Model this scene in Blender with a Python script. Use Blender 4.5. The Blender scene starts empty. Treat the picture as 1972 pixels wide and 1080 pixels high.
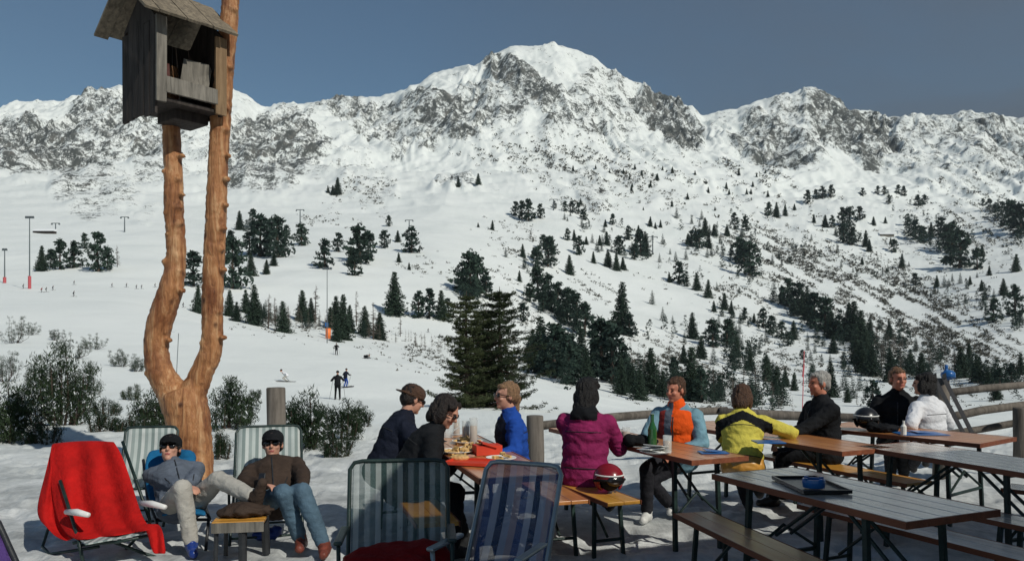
import bpy, bmesh, math, random
import numpy as np
from mathutils import Vector, Matrix, noise as mnoise
from math import radians as R, sin, cos, pi, sqrt, atan2
random.seed(7)
sc = bpy.context.scene
C = sc.collection
F = 1500.0; HX = 986.0; HY = 650.0; EYE = 1.64      # lens in photo pixels, horizon row, eye height

def P(px, py, D):                                   # a point seen at a photo pixel, D metres away
    return Vector(((px-HX)/F*D, D, EYE-(py-HY)/F*D))
def G(px, py, z=0.0):                               # a point at height z under a photo pixel
    return P(px, py, F*(EYE-z)/(py-HY))

# ---------------------------------------------------------------- materials
def new_mat(name):
    m = bpy.data.materials.new(name); m.use_nodes = True
    nt = m.node_tree; b = nt.nodes['Principled BSDF']
    return m, nt, b
def N(nt, typ, **kw):
    n = nt.nodes.new(typ)
    for k, v in kw.items():
        if k in n.inputs.keys() if isinstance(k, str) else False: n.inputs[k].default_value = v
        else: setattr(n, k, v)
    return n
def noise_node(nt, scale, detail=4, rough=.6, vec=None, dist=0.0):
    n = nt.nodes.new('ShaderNodeTexNoise')
    n.inputs['Scale'].default_value = scale; n.inputs['Detail'].default_value = detail
    n.inputs['Roughness'].default_value = rough; n.inputs['Distortion'].default_value = dist
    if vec is not None: nt.links.new(vec, n.inputs['Vector'])
    return n
def coord(nt, kind='Object', scale=(1,1,1)):
    t = nt.nodes.new('ShaderNodeTexCoord'); mp = nt.nodes.new('ShaderNodeMapping')
    mp.inputs['Scale'].default_value = scale
    nt.links.new(t.outputs[kind], mp.inputs['Vector']); return mp.outputs[0]
def ramp(nt, fac, stops):
    r = nt.nodes.new('ShaderNodeValToRGB'); e = r.color_ramp.elements
    while len(e) < len(stops): e.new(.5)
    for i, (p, c) in enumerate(stops):
        e[i].position = p; e[i].color = (c[0], c[1], c[2], 1)
    nt.links.new(fac, r.inputs[0]); return r.outputs[0]
def mix(nt, fac, a, b):
    m = nt.nodes.new('ShaderNodeMix'); m.data_type = 'RGBA'
    for s, v in ((0, fac), (6, a), (7, b)):
        if hasattr(v, 'is_linked') or hasattr(v, 'links'): nt.links.new(v, m.inputs[s])
        else: m.inputs[s].default_value = v if s == 0 else (v[0], v[1], v[2], 1)
    return m.outputs[2]
def math_n(nt, op, a, b=None, clamp=False):
    m = nt.nodes.new('ShaderNodeMath'); m.operation = op; m.use_clamp = clamp
    for i, v in enumerate((a, b)):
        if v is None: continue
        if hasattr(v, 'links'): nt.links.new(v, m.inputs[i])
        else: m.inputs[i].default_value = v
    return m.outputs[0]
def bump(nt, b, h, strength=.4, dist=.02):
    n = nt.nodes.new('ShaderNodeBump'); n.inputs['Strength'].default_value = strength
    n.inputs['Distance'].default_value = dist
    nt.links.new(h, n.inputs['Height']); nt.links.new(n.outputs[0], b.inputs['Normal'])

def plain(name, c, rough=.6, var=.25, scale=8, bmp=.2, bscale=40, metal=0, spec=.4, bdist=.01, kind='Object', stretch=(1,1,1)):
    m, nt, b = new_mat(name)
    v = coord(nt, kind, stretch)
    n = noise_node(nt, scale, 5, .6, v)
    lo = [x*(1-var) for x in c]; hi = [min(1, x*(1+var)) for x in c]
    nt.links.new(ramp(nt, n.outputs[0], [(.3, lo), (.7, hi)]), b.inputs['Base Color'])
    b.inputs['Roughness'].default_value = rough; b.inputs['Metallic'].default_value = metal
    b.inputs['Specular IOR Level'].default_value = spec
    if bmp:
        n2 = noise_node(nt, bscale, 4, .6, v); bump(nt, b, n2.outputs[0], bmp, bdist)
    return m
M_SEAM = {}
def cloth(name, c, var=.18, rough=.85): return plain(name, c, rough, var, 6, .7, 30, spec=.15, bdist=.015)
def wood(name, c1, c2, rough=.6, axis=1, scale=6, knots=0.0, bmp=.4, spec=.3):
    m, nt, b = new_mat(name)
    st = [scale*3]*3; st[axis] = scale*.25
    v = coord(nt, 'Object', st)
    n = noise_node(nt, 1.0, 6, .65, v, .6)
    col = ramp(nt, n.outputs[0], [(.28, c1), (.72, c2)])
    v2 = coord(nt, 'Object', (1,1,1)); n2 = noise_node(nt, 2.2, 4, .6, v2)
    dk = ramp(nt, n2.outputs[0], [(.3, (.5,.5,.5)), (.62, (1,1,1))])
    mm = nt.nodes.new('ShaderNodeMix'); mm.data_type = 'RGBA'; mm.blend_type = 'MULTIPLY'; mm.inputs[0].default_value = .55
    nt.links.new(col, mm.inputs[6]); nt.links.new(dk, mm.inputs[7])
    nt.links.new(mm.outputs[2], b.inputs['Base Color'])
    b.inputs['Roughness'].default_value = rough; b.inputs['Specular IOR Level'].default_value = spec
    bump(nt, b, n.outputs[0], bmp, .01); return m
def stripes(name, cols, axis=0, width=.03, alpha=1.0, rough=.7):     # woven stripes of the sling chairs
    m, nt, b = new_mat(name)
    v = coord(nt, 'Object'); s = nt.nodes.new('ShaderNodeSeparateXYZ'); nt.links.new(v, s.inputs[0])
    a = math_n(nt, 'FRACT', math_n(nt, 'DIVIDE', math_n(nt, 'ADD', s.outputs[axis], 10.0), width*len(cols)))
    r = nt.nodes.new('ShaderNodeValToRGB'); e = r.color_ramp.elements; r.color_ramp.interpolation = 'CONSTANT'
    while len(e) < len(cols): e.new(.5)
    for i, c in enumerate(cols): e[i].position = i/len(cols); e[i].color = (*c, 1)
    nt.links.new(a, r.inputs[0])
    n = noise_node(nt, 12, 4, .6, v)
    col = mix(nt, math_n(nt, 'MULTIPLY', n.outputs[0], .35), r.outputs[0], (.08,.1,.1))
    nt.links.new(col, b.inputs['Base Color']); b.inputs['Roughness'].default_value = rough
    b.inputs['Alpha'].default_value = alpha
    n2 = noise_node(nt, 180, 2, .5, v); bump(nt, b, n2.outputs[0], .3, .004)
    return m

M = {}
M['metal_green'] = plain('dark_green_painted_steel', (.012,.028,.024), .45, .5, 14, .25, 60, spec=.5)
M['metal_grey'] = plain('grey_tube', (.33,.36,.36), .35, .2, 10, .1, 60, metal=.6)
M['metal_dark'] = plain('dark_steel', (.02,.022,.025), .45, .4, 12, .2, 60, spec=.5)
M['white_plastic'] = plain('white_plastic', (.75,.74,.72), .4, .1, 8, .1)
M['wood_orange'] = wood('varnished_beer_bench_wood', (.42,.14,.035), (.68,.30,.09), .38, 1, 6, spec=.5)
M['wood_yellow'] = wood('yellow_varnished_wood', (.60,.26,.03), (.82,.42,.07), .4, 1, 5, spec=.5)
M['wood_grey'] = wood('weathered_grey_tabletop', (.46,.36,.29), (.88,.76,.64), .24, 1, 6, spec=.9, bmp=.15)
M['wood_worn'] = wood('worn_bench_wood', (.72,.28,.09), (.90,.62,.34), .34, 1, 5, spec=.45)
M['wood_edge'] = wood('reddish_table_edge', (.16,.05,.025), (.30,.10,.05), .5, 1, 6)
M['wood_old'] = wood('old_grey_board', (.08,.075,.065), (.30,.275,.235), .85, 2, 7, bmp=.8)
M['wood_old_dark'] = wood('dark_brown_and_shaded_board', (.018,.014,.012), (.075,.062,.055), .85, 2, 7, bmp=.8)  # darker copy of old boards: painted shade on the bird house, own brown on huts
M['shingle'] = wood('weathered_roof_shingle', (.10,.085,.065), (.34,.28,.2), .85, 2, 7, bmp=.8)
M['fence_wood'] = wood('grey_fence_log', (.07,.06,.05), (.24,.21,.18), .85, 2, 5, bmp=.7)
M['skin'] = plain('skin', (.52,.27,.19), .5, .15, 14, .15, 60, spec=.35)
M['skin_tan'] = plain('sunburnt_skin', (.50,.20,.13), .5, .15, 14, .15, 60, spec=.35)
M['lips'] = plain('lips', (.36,.10,.09), .45, .1)
M['eye_dark'] = plain('eye', (.02,.015,.012), .2, .1)
M['lens_black'] = plain('sunglass_lens', (.01,.008,.008), .12, .1, spec=.7)
M['hair_dark'] = plain('dark_brown_hair', (.018,.012,.010), .5, .5, 60, .8, 90, bdist=.02)
M['hair_black'] = plain('black_hair', (.007,.006,.006), .5, .4, 60, .8, 90, bdist=.02)
M['hair_brown'] = plain('light_brown_hair', (.16,.085,.045), .5, .4, 60, .8, 90, bdist=.02)
M['hair_mid'] = plain('mid_brown_hair', (.075,.035,.018), .5, .4, 60, .8, 90, bdist=.02)
M['hair_fair'] = plain('fair_hair', (.24,.14,.075), .5, .4, 60, .8, 90, bdist=.02)
M['hair_grey'] = plain('grey_hair', (.34,.33,.31), .55, .35, 60, .8, 90, bdist=.02)
M['black_cloth'] = cloth('black_jacket_cloth', (.010,.011,.013), .4)
M['navy_cloth'] = cloth('navy_jacket_cloth', (.011,.014,.026), .4)
M['char_cloth'] = cloth('charcoal_trousers', (.022,.022,.027), .3)
M['old_black'] = cloth('washed_black_trousers', (.03,.03,.034), .4)
M['brown_cloth'] = cloth('dark_brown_jacket', (.050,.034,.026), .3)
M['grey_jacket'] = cloth('blue_grey_jacket', (.105,.125,.160), .25)
M['pale_cloth'] = cloth('pale_grey_trousers', (.42,.40,.36), .15)
M['denim'] = cloth('blue_denim', (.085,.14,.19), .3)
M['blue_cloth'] = cloth('royal_blue_jacket', (.015,.065,.32), .25)
M['magenta_cloth'] = cloth('plum_jacket', (.23,.018,.085), .2)
M['orange_cloth'] = cloth('orange_vest_cloth', (.82,.10,.012), .12)
M['red_cloth_dull'] = cloth('dull_red_lining', (.28,.035,.03), .2)
M['teal_cloth'] = cloth('light_teal_sleeves', (.17,.31,.38), .25)
M['yellow_cloth'] = cloth('yellow_jacket_cloth', (.60,.52,.09), .15)
M['white_cloth'] = cloth('white_jacket_cloth', (.72,.73,.76), .08)
M['red_towel'] = cloth('red_towel', (.44,.009,.008), .25)
M['deep_red'] = cloth('deep_red_cushion', (.20,.006,.006), .2)
M['blue_pad'] = cloth('blue_lounger_pad', (.012,.13,.29), .2)
M['boot_blue'] = plain('blue_boot_plastic', (.012,.04,.22), .3, .3, 20, .2)
M['boot_red'] = plain('red_shoe', (.16,.04,.025), .5, .4, 20, .3)
M['boot_dark'] = plain('dark_boot', (.02,.02,.022), .5, .3, 20, .3)
M['boot_white'] = plain('white_shoe', (.62,.62,.6), .5, .15, 20, .2)
M['stripe_green'] = stripes('green_white_sling_fabric', [(.10,.17,.16),(.52,.58,.56),(.03,.08,.075),(.40,.46,.45)], 0, .030, .42)  # open weave; the low alpha also suggests glass reflections over the chair
M['stripe_pale'] = stripes('pale_striped_sling_fabric', [(.50,.56,.54),(.22,.28,.27),(.60,.64,.62),(.30,.36,.35)], 0, .028, .92)
M['stripe_blue'] = stripes('blue_lilac_sling_fabric', [(.09,.13,.30),(.50,.50,.60),(.03,.06,.15),(.44,.46,.57),(.50,.38,.42)], 0, .04, .52)  # alpha stands in for window glass reflections over this chair
M['purple'] = cloth('purple_sling', (.09,.05,.2), .3)
M['glass'] = plain('clear_glass', (.8,.85,.85), .05, .02, 5, 0)
M['glass'].node_tree.nodes['Principled BSDF'].inputs['Alpha'].default_value = .38
for k_ in ('wood_grey','wood_orange','wood_worn','wood_yellow'):
    b_ = M[k_].node_tree.nodes['Principled BSDF']; b_.inputs['Coat Weight'].default_value = .9; b_.inputs['Coat Roughness'].default_value = .22 if k_ == 'wood_grey' else .3
M['beer'] = plain('amber_beer', (.62,.30,.04), .1, .1, 5, 0, spec=.6)
M['food'] = plain('fried_food', (.62,.40,.16), .6, .45, 30, .6, 60)
M['paper_white'] = plain('white_paper', (.75,.75,.72), .7, .06, 8, .1)
M['paper_red'] = plain('red_paper', (.62,.05,.02), .6, .15, 8, .1)
M['blue_plastic'] = plain('blue_plastic', (.02,.12,.36), .3, .15, 8, .1)
M['green_glass'] = plain('green_bottle_glass', (.02,.10,.03), .08, .1, 5, 0, spec=.8)
M['black_plastic'] = plain('black_plastic', (.012,.012,.014), .3, .3, 8, .1, spec=.6)
M['helmet_red'] = plain('red_helmet_shell', (.22,.008,.015), .25, .1, 8, .05, spec=.6)
M['pole_red'] = plain('red_pole_padding', (.50,.10,.11), .5, .1)
M['pole_grey'] = plain('grey_pylon_steel', (.10,.12,.13), .5, .2)
M['orange_marker'] = plain('orange_marker_pad', (.9,.22,.05), .5, .1)
M['bark'] = plain('conifer_bark', (.07,.05,.038), .9, .4, 3, .8, 12, bdist=.05, stretch=(3,3,.6))

def foliage(name, c_dark, c_light, snow=0.0, scale=.9):
    m, nt, b = new_mat(name)
    v = coord(nt, 'Object'); n = noise_node(nt, scale, 5, .7, v)
    oi = nt.nodes.new('ShaderNodeObjectInfo')
    f = math_n(nt, 'ADD', n.outputs[0], math_n(nt, 'MULTIPLY', math_n(nt, 'SUBTRACT', oi.outputs['Random'], .5), .25))
    col = ramp(nt, f, [(.3, c_dark), (.7, c_light)])
    if snow:
        n2 = noise_node(nt, 9, 3, .6, v)
        col = mix(nt, ramp(nt, n2.outputs[0], [(.60-snow*.1, (0,0,0)), (.66-snow*.1, (1,1,1))]), col, (.8,.83,.86))
    nt.links.new(col, b.inputs['Base Color']); b.inputs['Roughness'].default_value = .8
    b.inputs['Specular IOR Level'].default_value = .15
    return m
M['spruce'] = foliage('spruce_needles', (.020,.036,.026), (.050,.078,.052))
M['stone_pine'] = foliage('stone_pine_needles', (.018,.034,.028), (.045,.074,.054))
M['near_spruce'] = foliage('near_spruce_needles', (.016,.026,.013), (.060,.072,.032), 0, 1.2)
M['mugo'] = foliage('mountain_pine_needles', (.010,.024,.012), (.038,.058,.028), .10, 2.5)
M['larch'] = foliage('bare_larch_twigs', (.075,.065,.055), (.16,.14,.12))
M['scrub'] = foliage('brown_scrub', (.030,.033,.026), (.085,.080,.062), 0, .2)

# ---------------------------------------------------------------- object helpers
def tag(o, label=None, cat=None, group=None, kind=None):
    if label: o['label'] = label
    if cat: o['category'] = cat
    if group: o['group'] = group
    if kind: o['kind'] = kind
    return o
def empty(name, loc=(0,0,0), rz=0, label=None, cat=None, group=None):
    o = bpy.data.objects.new(name, None); C.objects.link(o); o.location = loc; o.rotation_euler = (0,0,rz)
    o.empty_display_size = .2
    return tag(o, label, cat, group)
def link(name, me, mats=None, parent=None, smooth=False):
    o = bpy.data.objects.new(name, me); C.objects.link(o)
    if mats is not None:
        for m in (mats if isinstance(mats, (list, tuple)) else [mats]): me.materials.append(m)
    if parent is not None: o.parent = parent
    if smooth: me.polygons.foreach_set('use_smooth', [True]*len(me.polygons))
    return o
class MB:                                        # collects shapes, builds ONE mesh
    def __init__(s): s.bm = bmesh.new()
    def mesh(s, vs, fs, mi=0):
        bv = [s.bm.verts.new(v) for v in vs]
        for f in fs:
            try: s.bm.faces.new([bv[i] for i in f]).material_index = mi
            except ValueError: pass
        return s
    def box(s, c, d, rot=None, mi=0, jit=0):
        vs = []
        for z in (-1,1):
            for x, y in ((-1,-1),(1,-1),(1,1),(-1,1)):
                v = Vector((x*d[0]/2, y*d[1]/2, z*d[2]/2))
                if jit: v += Vector([random.uniform(-jit, jit) for _ in range(3)])
                if rot is not None: v = rot @ v
                vs.append(v + Vector(c))
        return s.mesh(vs, [(3,2,1,0),(4,5,6,7),(0,1,5,4),(1,2,6,5),(2,3,7,6),(3,0,4,7)], mi)
    def prism(s, pts, off, mi=0):                # flat outline swept by a vector
        n = len(pts); off = Vector(off)
        vs = [Vector(p) for p in pts] + [Vector(p)+off for p in pts]
        fs = [tuple(range(n))[::-1], tuple(range(n, 2*n))] + [(i, (i+1) % n, n+(i+1) % n, n+i) for i in range(n)]
        return s.mesh(vs, fs, mi)
    def tube(s, pts, r, n=8, mi=0, jit=0):
        pts = [Vector(p) for p in pts]; rs = r if isinstance(r, (list, tuple)) else [r]*len(pts)
        rings = []; up = None
        for i, p in enumerate(pts):
            t = (pts[min(i+1, len(pts)-1)] - pts[max(i-1, 0)])
            if t.length < 1e-9: t = Vector((0,0,1))
            t.normalize()
            if up is None: up = t.orthogonal().normalized()
            up = (up - t*up.dot(t)); up = up.normalized() if up.length > 1e-6 else t.orthogonal().normalized()
            sd = t.cross(up); ring = []
            for k in range(n):
                a = 2*pi*k/n; q = 1 + (random.uniform(-jit, jit) if jit else 0)
                ring.append(s.bm.verts.new(p + (up*cos(a) + sd*sin(a))*rs[i]*q))
            rings.append(ring)
        for a, b in zip(rings, rings[1:]):
            for k in range(n): s.bm.faces.new((a[k], a[(k+1) % n], b[(k+1) % n], b[k])).material_index = mi
        s.bm.faces.new(rings[0][::-1]).material_index = mi; s.bm.faces.new(rings[-1]).material_index = mi
        return s
    def ball(s, c, r, rot=None, sub=2, mi=0):
        r = r if isinstance(r, (list, tuple)) else (r, r, r)
        mt = Matrix.Translation(Vector(c)) @ (rot.to_4x4() if rot is not None else Matrix()) @ Matrix.Diagonal((*r, 1))
        q = bmesh.ops.create_icosphere(s.bm, subdivisions=sub, radius=1, matrix=mt)
        if mi:
            for v in q['verts']:
                for f in v.link_faces: f.material_index = mi
        return s
    def caps(s, a, b, ra, rb, n=12):             # tapered capsule
        s.ball(a, ra, sub=2); s.ball(b, rb, sub=2); s.tube([a, b], [ra, rb], n); return s
    def lathe(s, prof, n=16, c=(0,0,0), mi=0):   # (radius, z) profile
        c = Vector(c); rings = [[s.bm.verts.new(c + Vector((r*cos(2*pi*k/n), r*sin(2*pi*k/n), z))) for k in range(n)] for r, z in prof]
        for a, b in zip(rings, rings[1:]):
            for k in range(n): s.bm.faces.new((a[k], a[(k+1) % n], b[(k+1) % n], b[k])).material_index = mi
        s.bm.faces.new(rings[0][::-1]).material_index = mi; s.bm.faces.new(rings[-1]).material_index = mi
        return s
    def grid(s, rows, mi=0):
        vs = [[s.bm.verts.new(p) for p in row] for row in rows]
        for a, b in zip(vs, vs[1:]):
            for k in range(len(a)-1): s.bm.faces.new((a[k], a[k+1], b[k+1], b[k])).material_index = mi
        return s
    def build(s, name, mats, parent=None, smooth=False, bevel=0, solid=0):
        me = bpy.data.meshes.new(name); s.bm.normal_update(); s.bm.to_mesh(me); s.bm.free()
        o = link(name, me, mats, parent, smooth)
        if solid:
            m = o.modifiers.new('solid', 'SOLIDIFY'); m.thickness = solid; m.offset = 0
        if bevel:
            m = o.modifiers.new('bevel', 'BEVEL'); m.width = bevel; m.segments = 2; m.limit_method = 'ANGLE'
        return o
    def fused(s, name, mats, parent=None, voxel=.012, smooth=6, fold=0, fscale=9, paint=None, fac=.5, strand=False):
        """voxel-fuse all shapes into one continuous skin"""
        me = bpy.data.meshes.new('tmp'); s.bm.to_mesh(me); s.bm.free()
        t = bpy.data.objects.new('tmp', me); C.objects.link(t)
        rm = t.modifiers.new('r', 'REMESH'); rm.mode = 'VOXEL'; rm.voxel_size = voxel
        sm = t.modifiers.new('s', 'SMOOTH'); sm.factor = fac; sm.iterations = smooth
        dg = bpy.context.evaluated_depsgraph_get(); dg.update()
        res = bpy.data.meshes.new_from_object(t.evaluated_get(dg)); res.name = name
        bpy.data.objects.remove(t); bpy.data.meshes.remove(me)
        if fold:
            n = len(res.vertices); co = np.empty(n*3, 'f'); res.vertices.foreach_get('co', co)
            nr = np.empty(n*3, 'f'); res.vertices.foreach_get('normal', nr)
            co = co.reshape(-1, 3); nr = nr.reshape(-1, 3); off = random.uniform(0, 50)
            for i in range(n):
                v = Vector(co[i])
                if strand:
                    co[i] += nr[i]*fold*(mnoise.noise(Vector((v.x*70+off, v.y*70, v.z*9)))*1.2+mnoise.noise(Vector((v.x*24, v.y*24, v.z*7+off)))*.9)
                    continue
                w = mnoise.noise_vector(v*5+Vector((off,0,0)))
                h = (1-abs(mnoise.noise(Vector((v.x+v.z*.4, v.y, v.z*2.2))*fscale*1.25 + w*1.5))*3.0)*.8
                h += .35*mnoise.noise(v*fscale*3.4)
                co[i] += nr[i]*fold*h
            res.vertices.foreach_set('co', co.ravel())
        res.materials.clear()
        o = link(name, res, mats, parent, True)
        if paint:
            idx = []
            for p in res.polygons: idx.append(paint(p.center, p.normal))
            res.polygons.foreach_set('material_index', idx)
        res.update(); return o
def children(o): return [c for c in C.objects if c.parent == o]
def copy_tree(o, parent=None, kids=None):
    c = o.copy(); C.objects.link(c); c.parent = parent
    for ch in (kids if kids is not None else children(o)): copy_tree(ch, c)
    return c
# ---------------------------------------------------------------- terrain
def _h(ix, iy, seed):
    h = (ix.astype(np.int64)*374761393 + iy.astype(np.int64)*668265263 + seed*974711) & 0xffffffff
    h = ((h ^ (h >> 13))*1274126177) & 0xffffffff
    return ((h ^ (h >> 16)) & 0xffff)/65535.0
def vn(x, y, seed=0):
    ix = np.floor(x); iy = np.floor(y); fx = x-ix; fy = y-iy
    fx = fx*fx*fx*(fx*(fx*6-15)+10); fy = fy*fy*fy*(fy*(fy*6-15)+10)
    a = _h(ix, iy, seed); b = _h(ix+1, iy, seed); c = _h(ix, iy+1, seed); d = _h(ix+1, iy+1, seed)
    return (a*(1-fx)+b*fx)*(1-fy) + (c*(1-fx)+d*fx)*fy
def fbm(x, y, oct=5, seed=0, ridged=False):
    s = 0; a = .5; t = 0
    for i in range(oct):
        n = vn(x, y, seed+i*17)*2-1
        if ridged: n = 1-2*np.abs(n)
        s = s + a*n; t += a; a *= .5; x, y = x*1.93+y*.31+7.1, y*1.93-x*.31+3.3
    return s/t
XS = [-1500,-400, 0, 250, 430, 650, 870, 1050,1250,1500,1750,1972,2400,3500]
TAB = [(2,   [None]*14), (14.5,[None]*14),
 (20,  [808]*14),
 (35,  [770,770,765,770,775,775,780,790,795,795,795,795,795,795]),
 (60,  [725,725,722,735,750,765,785,795,800,805,805,805,800,800]),
 (100, [640,640,645,660,668,688,712,748,790,800,800,795,780,780]),
 (130, [600,600,602,615,622,660,695,738,785,795,795,785,770,770]),
 (180, [575,575,575,580,640,684,712,752,780,785,785,770,750,750]),
 (260, [556,556,556,562,596,640,680,715,745,760,760,740,720,720]),
 (340, [520,520,520,525,545,560,590,670,705,730,730,700,690,690]),
 (430, [480,480,480,485,505,510,540,600,650,690,690,660,640,640]),
 (560, [440,440,440,445,460,465,480,540,590,630,640,600,580,580]),
 (750, [405,405,405,405,420,425,430,460,510,550,560,510,490,480]),
 (1000,[370,370,370,370,375,380,380,390,420,460,470,430,400,400]),
 (1300,[310,310,310,315,330,335,340,340,350,390,400,390,370,370])]
RIDGE = [(-1500,260),(-400,235),(0,212),(60,200),(130,192),(185,175),(230,165),(330,148),(440,164),(470,180),(510,210),(560,207),(620,203),(700,185),
 (760,178),(830,150),(880,130),(920,125),(950,105),(985,95),(1030,90),(1055,94),(1080,89),(1110,98),(1150,115),(1200,150),(1240,170),(1258,192),(1300,196),(1350,222),
 (1420,210),(1490,195),(1530,178),(1560,174),(1610,188),(1635,208),(1700,222),(1780,224),(1830,219),(1930,222),(1972,235),(2400,205),(3500,260)]
DR = 1900.0
cols = np.concatenate([np.linspace(-1500,-260,60)[:-1], np.arange(-260, 2240, 3.0), np.linspace(2240,3500,60)])
rows = np.concatenate([np.exp(np.linspace(math.log(2.0), math.log(16.0), 260))[:-1], np.exp(np.linspace(math.log(16.0), math.log(1300.0), 400))[:-1],
                       np.linspace(1300, DR, 190)[:-1], np.array([DR, DR+6, DR+25, DR+80, DR+250, DR+700])])
ridge = np.interp(cols, [a for a, b in RIDGE], [b for a, b in RIDGE])
ridge = ridge + (fbm(cols/38.0, cols*0+3, 4, 5)*8 - (1-np.abs(fbm(cols/13.0, cols*0+9, 3, 15)))*2.5+2)*np.clip((cols+200)/100, 0, 1)
ctrl_D = [t[0] for t in TAB]; ctrl_Y = []
for D, ys in TAB:
    if ys[0] is None: ctrl_Y.append(np.full(len(cols), HY+EYE*F/D))
    else: ctrl_Y.append(np.interp(cols, XS, ys))
ym = ctrl_Y[-1]*.42 + (ridge+8)*.58
ctrl_D += [1620, DR]; ctrl_Y += [ym, ridge]
ctrl_Y = np.array(ctrl_Y); LD = np.log(np.array(ctrl_D))
def smooth_cols(a, w=25):
    k = np.hanning(2*w+1); k /= k.sum()
    return np.convolve(np.pad(a, w, mode='edge'), k, 'valid')
for i in range(3, len(ctrl_Y)-1): ctrl_Y[i] = smooth_cols(ctrl_Y[i], 28 if i < len(ctrl_Y)-2 else 10)
Y = np.empty((len(rows), len(cols)))
lr = np.log(np.minimum(rows, DR))
for j in range(len(cols)): Y[:, j] = np.interp(lr, LD, ctrl_Y[:, j])
near = rows <= 14.5
Y[near] = (HY+EYE*F/rows[near])[:, None]
Dg = rows[:, None]*np.ones(len(cols))[None]; X = (cols[None]-HX)/F*Dg
Z = EYE-(Y-HY)/F*Dg
# soften the creases between the control distances (not the terrace, not the crest)
for it in range(14):
    Zs = Z.copy(); Zs[1:-1] = (Z[:-2]+2*Z[1:-1]+Z[2:])/4
    w = np.clip((rows-17)/10, 0, 1)*np.clip((DR-120-rows)/200, 0, 1); Z = Z*(1-w[:, None]) + Zs*w[:, None]
# drop behind the crest
back = rows > DR
for i in np.where(back)[0]: Z[i] = Z[np.where(rows == DR)[0][0]] - (rows[i]-DR)*.7
# rock / scrub density, laid on the ground where the slopes show it
ELL = [(55,290,95,42,5,.95),(190,232,75,40,-25,.85),(262,265,85,45,-10,.85),(165,345,45,60,30,.75),(205,388,60,30,-20,.7),(130,310,60,25,10,.9),(300,310,50,45,0,.7),(280,420,30,12,-20,.5),
 (385,300,60,60,0,.6),(400,200,30,45,0,.55),(480,300,60,60,-20,.9),(545,238,55,20,0,.8),(560,295,65,55,0,.9),(620,315,55,35,10,.6),(470,190,22,30,45,.5),(450,350,40,25,0,.6),
 (700,213,85,18,0,.85),(735,250,55,18,0,.7),(850,238,65,32,20,.9),(795,272,55,22,-15,.8),(715,352,34,50,-30,.55),(760,310,40,30,-30,.3),(945,222,60,30,0,.85),(900,190,40,30,30,.4),
 (1000,165,75,30,35,.95),(960,140,20,30,30,.7),(1040,190,35,30,20,.9),(1060,228,45,18,20,.85),(1100,215,60,40,-40,.8),(1140,190,55,45,-40,.75),(1195,200,55,60,20,.7),(1000,110,20,14,20,.5),(1130,125,30,16,-40,.4),
 (1120,235,40,30,0,.8),(1170,250,50,20,0,.6),(1285,238,70,26,48,1.0),(1250,200,30,35,40,.8),(1320,275,30,12,45,.95),(1310,210,35,20,30,.6),(1150,285,60,14,10,.5),(1260,290,60,14,10,.5),(1140,378,45,16,30,.7),
 (1480,275,55,40,20,.9),(1545,290,55,30,25,.85),(1570,225,85,30,0,.7),(1650,255,95,40,20,.95),(1685,298,35,30,40,.9),(1400,250,50,30,20,.5),(1640,200,60,22,20,.6),(1440,300,60,30,20,.35),
 (1820,250,130,32,5,.75),(1930,275,70,45,10,.8),(1830,318,110,24,0,.7),(1910,350,90,28,0,.6),(1750,260,60,25,0,.6),(900,335,60,22,0,.25),(1060,300,120,30,0,.25),(650,250,50,20,10,.4),
 (1460,330,90,12,0,.3),(2100,280,160,80,0,.8),(-150,300,120,60,0,.8),(1180,330,120,30,10,.25),(880,368,40,6,0,.7),(1850,360,60,8,0,.6)]
SCR = [(1640,575,240,85,24,.75),(1500,500,120,40,15,.5),(1800,620,180,70,30,.8),(1400,560,90,25,25,.4),(1150,560,60,22,30,.4),(1060,300,160,40,5,.25),(1200,340,200,45,12,.35),(1450,340,120,40,20,.35),
 (1880,430,110,60,10,.5),(1330,720,160,60,10,.75),(1250,690,110,28,10,.8),(700,370,50,30,0,.3),(1130,395,70,20,25,.4),(1900,700,110,60,10,.6),(880,690,150,30,8,.55),(1010,480,70,35,30,.35),(980,560,70,30,30,.4),
 (840,520,70,20,10,.25),(1240,560,70,30,0,.12),(590,425,110,14,0,.25),(1420,470,80,18,5,.35),(560,640,90,14,8,.35),(1700,700,100,35,20,.6),(1500,700,120,35,20,.35)]
PXg = cols[None]*np.ones(len(rows))[:, None]; PYg = HY-(Z-EYE)*F/Dg
wx = fbm(PXg/45, PYg/45, 3, 40)*26; wy = fbm(PXg/45, PYg/45, 3, 60)*18
def field(lst, wx, wy, px, py):
    f = np.zeros_like(px)
    for cx, cy, rx, ry, a, d in lst:
        a = R(a); dx = px+wx-cx; dy = py+wy-cy
        u = (dx*cos(a)+dy*sin(a))/rx; v = (-dx*sin(a)+dy*cos(a))/ry
        f = np.maximum(f, d*np.clip(1.55-(u*u+v*v)*.58, 0, 1)*.93)
    return f
rock = np.maximum(field(ELL, wx, wy, PXg, PYg)*(Dg > 600), .30*np.clip((Dg-700)/400, 0, 1)+.2*np.clip((Dg-1500)/300, 0, 1)*vn(X/60, Dg/60, 91))
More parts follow.
